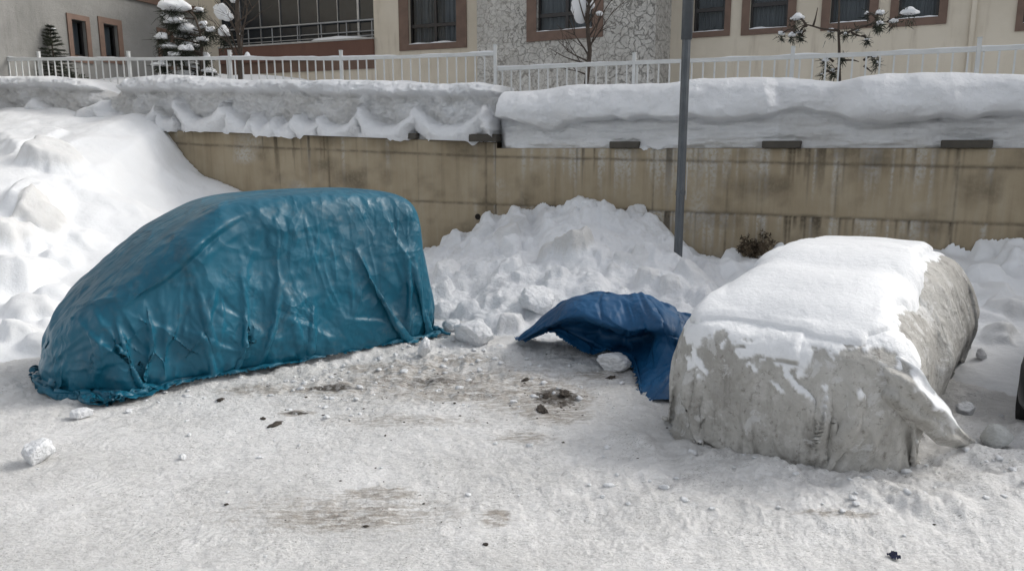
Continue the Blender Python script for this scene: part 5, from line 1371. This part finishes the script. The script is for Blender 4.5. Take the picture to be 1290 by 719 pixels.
# ---------------------------------------------------------------- vehicles that barely show
RUBBER = plain('tyre_rubber', (.018, .018, .018), .85, .15, 8)
STEEL = plain('wheel_steel', (.30, .30, .31), .4, .1, metal=.7)
def loft(name, st, m, root, n=28, p=4.5):
    V, F = [], []
    for (x, hw, z0, z1) in st:
        for i in range(n):
            a = 2*math.pi*(i+.5)/n; c, s = math.cos(a), math.sin(a)
            V.append((x, hw*math.copysign(abs(c)**(2/p), c), (z0+z1)/2+(z1-z0)/2*math.copysign(abs(s)**(2/p), s)))
    for j in range(len(st)-1):
        for i in range(n): F.append((j*n+i, j*n+(i+1) % n, (j+1)*n+(i+1) % n, (j+1)*n+i))
    F.append(tuple(range(n))[::-1]); F.append(tuple((len(st)-1)*n+i for i in range(n)))
    return MB().add(V, F).build(name, m, root, smooth=True)
def wheel(root, x, y, r=.30, w=.19):
    k = 28; prof = [(r*.62, -w/2), (r*.93, -w/2), (r, -w*.32), (r, w*.32), (r*.93, w/2), (r*.62, w/2)]
    mb = MB(); V = [(q*math.cos(2*math.pi*i/k), b, q*math.sin(2*math.pi*i/k)) for q, b in prof for i in range(k)]
    mb.add(V, [(j*k+i, j*k+(i+1) % k, (j+1)*k+(i+1) % k, (j+1)*k+i) for j in range(5) for i in range(k)])
    ty = mb.build('wheel', RUBBER, root); ty.location = (x, y, r)
    mb = MB(); s = 1 if y > 0 else -1; pr = [(r*.61, s*w*.42), (r*.52, s*w*.30), (r*.18, s*w*.36), (.0, s*w*.38)]
    V = [(q*math.cos(2*math.pi*i/k), b, q*math.sin(2*math.pi*i/k)) for q, b in pr for i in range(k)]
    mb.add(V, [(j*k+i, j*k+(i+1) % k, (j+1)*k+(i+1) % k, (j+1)*k+i) for j in range(3) for i in range(k)])
    mb.build('rim', STEEL, ty)
def car(name, loc, rz, s, paint, label, full=True):
    root = empty(name, loc, rz, label=label, cat='car')
    S = lambda L: [(x*s, h*s, a*s, b*s) for x, h, a, b in L]
    loft('body', S([(-1.93, .55, .40, .72), (-1.88, .72, .26, .88), (-1.6, .80, .18, .96), (-.6, .83, .16, .97), (.6, .83, .16, .96), (1.1, .82, .17, .90), (1.6, .78, .18, .80), (1.84, .68, .22, .72), (1.94, .50, .34, .60)]), paint, root)
    if full:
        loft('cabin', S([(-1.80, .62, .80, .98), (-1.5, .66, .8, 1.30), (-1.1, .66, .8, 1.42), (-.1, .65, .8, 1.43), (.4, .66, .8, 1.28), (.95, .68, .8, .94)]), plain('dark_car_glass', (.012, .014, .016), .08), root)
        loft('roof', S([(-1.5, .56, 1.31, 1.36), (-1.0, .58, 1.40, 1.452), (-.1, .58, 1.41, 1.462), (.12, .55, 1.36, 1.41)]), paint, root)
        for q in (-1, 1):
            loft('headlight', [(1.70*s, .10*s, .58*s, .70*s)]*1+[(1.86*s, .09*s, .56*s, .68*s)], plain('headlight_lens', (.4, .42, .43), .1), root).location = (0, q*.55*s, 0)
        MB().box(Matrix(), (1.86*s, -.60*s, .26*s), (1.965*s, .60*s, .44*s)).build('bumper', plain('black_plastic', (.02, .021, .022), .55), root, bevel=.03)
    for q in (-1, 1):
        wheel(root, 1.22*s, q*.70*s); wheel(root, -1.22*s, q*.70*s)
    return root
DARKPAINT = plain('dark_paint', (.022, .024, .028), .3, .08)
# the neighbour whose front corner just enters the picture at the right
nb = car('parked_car', (5.70, 6.42, 0), CAR_ROT-.12, 1.0, DARKPAINT, 'dark parked car cut off by the right edge of the picture')
def nb_snow():
    h = .04; x, y = np.meshgrid(np.arange(-1.7, 1.8, h), np.arange(-.7, .7, h), indexing='ij')
    z = np.interp(x, [-1.7, -1.3, -.1, .5, 1., 1.8], [1.2, 1.45, 1.48, 1.28, 1.0, .80])
    e = np.minimum(np.minimum(x+1.7, 1.76-x), .66-np.abs(y)); z = z+.14*np.clip(e/.2, 0, 1)**.5+.015*fbm(x*3, y*3, octaves=3, seed=88)
    z = z-.06*sstep(.12, 0, e)-.06*(np.abs(y)/.66)**3
    o = link('snow_slab', grid_mesh('snow_slab', np.stack([x, y, z], -1)), SNOW_SOFT, smooth=True, label='snow lying on the dark parked car at the right edge', cat='snow')
    o.location = (5.70, 6.42, 0); o.rotation_euler = (0, 0, CAR_ROT-.12)
nb_snow()
car('parked_car', (CAR_LOC[0], CAR_LOC[1], .02), CAR_ROT, .93, DARKPAINT, 'dark underside and tyres of the car glimpsed below the grey cover', full=False)

# ---------------------------------------------------------------- loose lumps
_ico = bmesh.new(); bmesh.ops.create_icosphere(_ico, subdivisions=5, radius=1)
JV = np.array([v.co[:] for v in _ico.verts], np.float32); JF = np.array([[v.index for v in f.verts] for f in _ico.faces], np.int32); _ico.free()
def chunk(name, p, r, seed, label, cat, mat=SNOW, facets=9, amp=.16, sink=.25, group=None):
    rng = np.random.default_rng(seed); V = JV.copy()
    N = rng.normal(size=(facets, 3)); N /= np.linalg.norm(N, axis=1, keepdims=True); D = rng.uniform(.5, .9, facets)
    for n_, d_ in zip(N, D):
        s = V@n_.astype(np.float32); V -= np.where(s > d_, (s-d_)*.9, 0)[:, None]*n_[None].astype(np.float32)
    k = fbm(V[:, 0]*2.2+seed, V[:, 1]*2.2, V[:, 2]*2.2, octaves=5, seed=seed % 89, gain=.62)
    k2 = ridge(V[:, 0]*3.1+seed, V[:, 1]*3.1, V[:, 2]*3.1, octaves=5, seed=seed % 83, gain=.65)
    V = V*(1+amp*k+.10*k2)[:, None]
    V = V*np.array(r, np.float32)
    o = link(name, np_mesh(name, V, JF), mat, smooth=True, label=label, cat=cat, group=group)
    o.location = (p[0], p[1], p[2]+r[2]*(1-sink)); o.rotation_euler = (0, 0, rng.uniform(0, 6.28))
    return o
GH = lambda u, v: hit(u, v, ground_h)
px = lambda p: p.y/FPX
def lump(u, vb, wpx, hpx, seed, label, fn=GH, cat='snow chunk', mat=SNOW, **k):
    p = fn(u, vb); s = px(p)*1.03
    return chunk('snow_chunk', p, (wpx/2*s*1.1, wpx/2*s*.9, hpx/2*s*1.15), seed, label, cat, mat, group='loose lumps of snow and ice on the lot', **k)
lump(51, 582, 40, 31, 3, 'largest angular white snow chunk lying alone at lower left of the lot')
lump(103, 526, 25, 13, 4, 'flattish snow chunk on the ground below the nose of the teal van')
lump(535, 448, 19, 24, 5, 'upright snow chunk beside the rear corner of the teal van', amp=.22)
lump(418, 446, 25, 13, 7, 'snow chunk lying on the hem of the teal tarpaulin')
lump(598, 430, 50, 33, 8, 'wide rough snow chunk at the foot of the heap between van and blue tarpaulin', amp=.2)
RB = lambda u, v: hit(u, v, right_bank_h)
lump(677, 392, 42, 34, 9, 'round white snowball chunk just above the left tip of the blue tarpaulin', RB, amp=.2)
lump(1254, 563, 38, 30, 10, 'greyish icy chunk right of the grey car cover', facets=5, amp=.06, mat=plain('grey_ice', (.50, .51, .50), .5, .12, 12, bump=.01))
lump(1217, 522, 26, 16, 11, 'small white chunk between the grey cover and the icy chunk')
lump(772, 464, 40, 22, 12, 'snow chunk lying under the raised edge of the blue tarpaulin', amp=.18)
lump(735, 437, 34, 20, 17, 'snow lump in the shade under the left half of the blue tarpaulin', amp=.2)
lump(231, 578, 9, 8, 13, 'tiny snow ball in the middle of the lower left lot')
lump(163, 520, 9, 7, 14, 'small snow crumb between the flattish chunk and the teal van')
lump(1236, 452, 16, 14, 15, 'small chunk tucked behind the right side of the grey cover', RB)
lump(570, 415, 22, 14, 16, 'small chunk left of the wide rough chunk by the van rear', RB)
# dark clods of thrown up dirt
SOIL = plain('wet_soil', (.075, .062, .050), .9, .35, 20, bump=.01)
def dirt(u, vb, w, h, seed, label):
    p = GH(u, vb); s = px(p); return chunk('dirt_clod', p, (w/2*s, w/2*s*.55, h/2*s*.8), seed, label, 'dirt clod', SOIL, 7, .75, .45, 'dark clods of dirt on the snow')
dirt(712, 498, 20, 12, 31, 'dark dirt clod at upper right of the muddy patch')
dirt(690, 499, 17, 7, 32, 'flat dark dirt clod in the middle of the muddy patch')
dirt(684, 518, 26, 11, 33, 'largest dark dirt clod at the near side of the muddy patch')
dirt(662, 479, 16, 5, 34, 'thin dark clod at the far left of the muddy patch')
dirt(770, 476, 14, 5, 35, 'dark sliver of dirt below the blue tarpaulin')
dirt(346, 536, 22, 6, 36, 'long dark clod on the snow right below the teal van')
dirt(331, 528, 12, 4, 37, 'small dark clod touching the long one below the teal van')
dirt(278, 504, 16, 4, 38, 'dark smear of soil close to the hem of the teal tarpaulin')
def crumbs(name, mat, spots, seed, rmin, rmax, sink=.3, flat=.6):
    rng = random.Random(seed); b = bmesh.new(); bmesh.ops.create_icosphere(b, subdivisions=2, radius=1); b.verts.ensure_lookup_table()
    V0 = np.array([v.co[:] for v in b.verts], np.float32); F0 = np.array([[v.index for v in f.verts] for f in b.faces], np.int32); b.free()
    VV, FF = [], []; o = 0
    for cx, cy, sx, sy, n in spots:
        xs = [rng.gauss(cx, sx) for _ in range(n)]; ys = [rng.gauss(cy, sy) for _ in range(n)]
        zs = ground_h(np.array(xs), np.array(ys))
        for x, y, z in zip(xs, ys, zs):
            if y < 2.2: continue
            r = rmin+(rmax-rmin)*rng.random()**5
            k = 1+.9*fbm(V0[:, 0]*1.6+x*7, V0[:, 1]*1.6+y*7, V0[:, 2]*1.6, octaves=3, seed=17, gain=.7)
            V = V0*k[:, None]*np.array((r*rng.uniform(.7, 1.4), r*rng.uniform(.7, 1.4), r*flat), np.float32)+np.array((x, y, z+r*flat*(1-2*sink)), np.float32)
            VV.append(V); FF.append(F0+o); o += len(V0)
    link(name, np_mesh(name, np.concatenate(VV), np.concatenate(FF)), mat, smooth=False, kind='stuff')
crumbs('snow_crumbs', SNOW, [(-.8, 7.9, 1.5, .7, 420), (-2.6, 7.0, 1.3, .4, 200), (.5, 9.0, 1., .3, 160), (2.2, 4.7, 1.2, .25, 90), (0, 5.6, 2.6, .8, 130), (3.5, 5.0, .3, .4, 60), (-1.6, 8.5, .8, .35, 160)], 3, .004, .034)
crumbs('dirt_crumbs', SOIL, [(.40, 6.75, .22, .22, 110), (.3, 6.4, .4, .3, 60), (-.6, 7.2, 1.0, .4, 120), (-1.9, 6.9, .6, .4, 60), (-1., 4.6, .5, .25, 30), (0, 5., 2.2, .9, 60), (1.4, 7.2, .2, .2, 25), (-1.2, 6.3, .8, .3, 40)], 5, .0025, .013, .35, .5)
# rag and wrapper
def rag(name, p, sx, sy, hgt, seed, mat, label, cat):
    n, m = 46, 34; I, J = np.meshgrid(np.linspace(-1, 1, n), np.linspace(-1, 1, m), indexing='ij')
    x = I*sx*(1+.2*fbm(I*2, J*2, octaves=2, seed=seed)); y = J*sy*(1+.25*fbm(I*2+5, J*2, octaves=2, seed=seed+1))
    z = hgt*(1-I*I)*(1-J*J)*.7+hgt*.7*np.abs(fbm(I*2.4, J*2.4, octaves=3, seed=seed+2))*1.5+.004
    o = link(name, grid_mesh(name, np.stack([x, y, z], -1)), mat, smooth=True, label=label, cat=cat); o.location = p; o.rotation_euler = (0, 0, seed); return o
p = GH(172, 484); rag('rag', (p.x, p.y-.02, p.z+.02), .17, .10, .13, 2, plain('brown_rag', (.085, .065, .05), .8, .3, 12), 'brown crumpled rag at the front hem of the teal tarpaulin', 'rag')
p = GH(1126, 702); rag('wrapper', (p.x, p.y, p.z), .030, .022, .03, 5, plain('navy_wrapper', (.01, .015, .06), .25, .2, 30), 'tiny crumpled navy wrapper lying on the snow at lower right', 'wrapper')
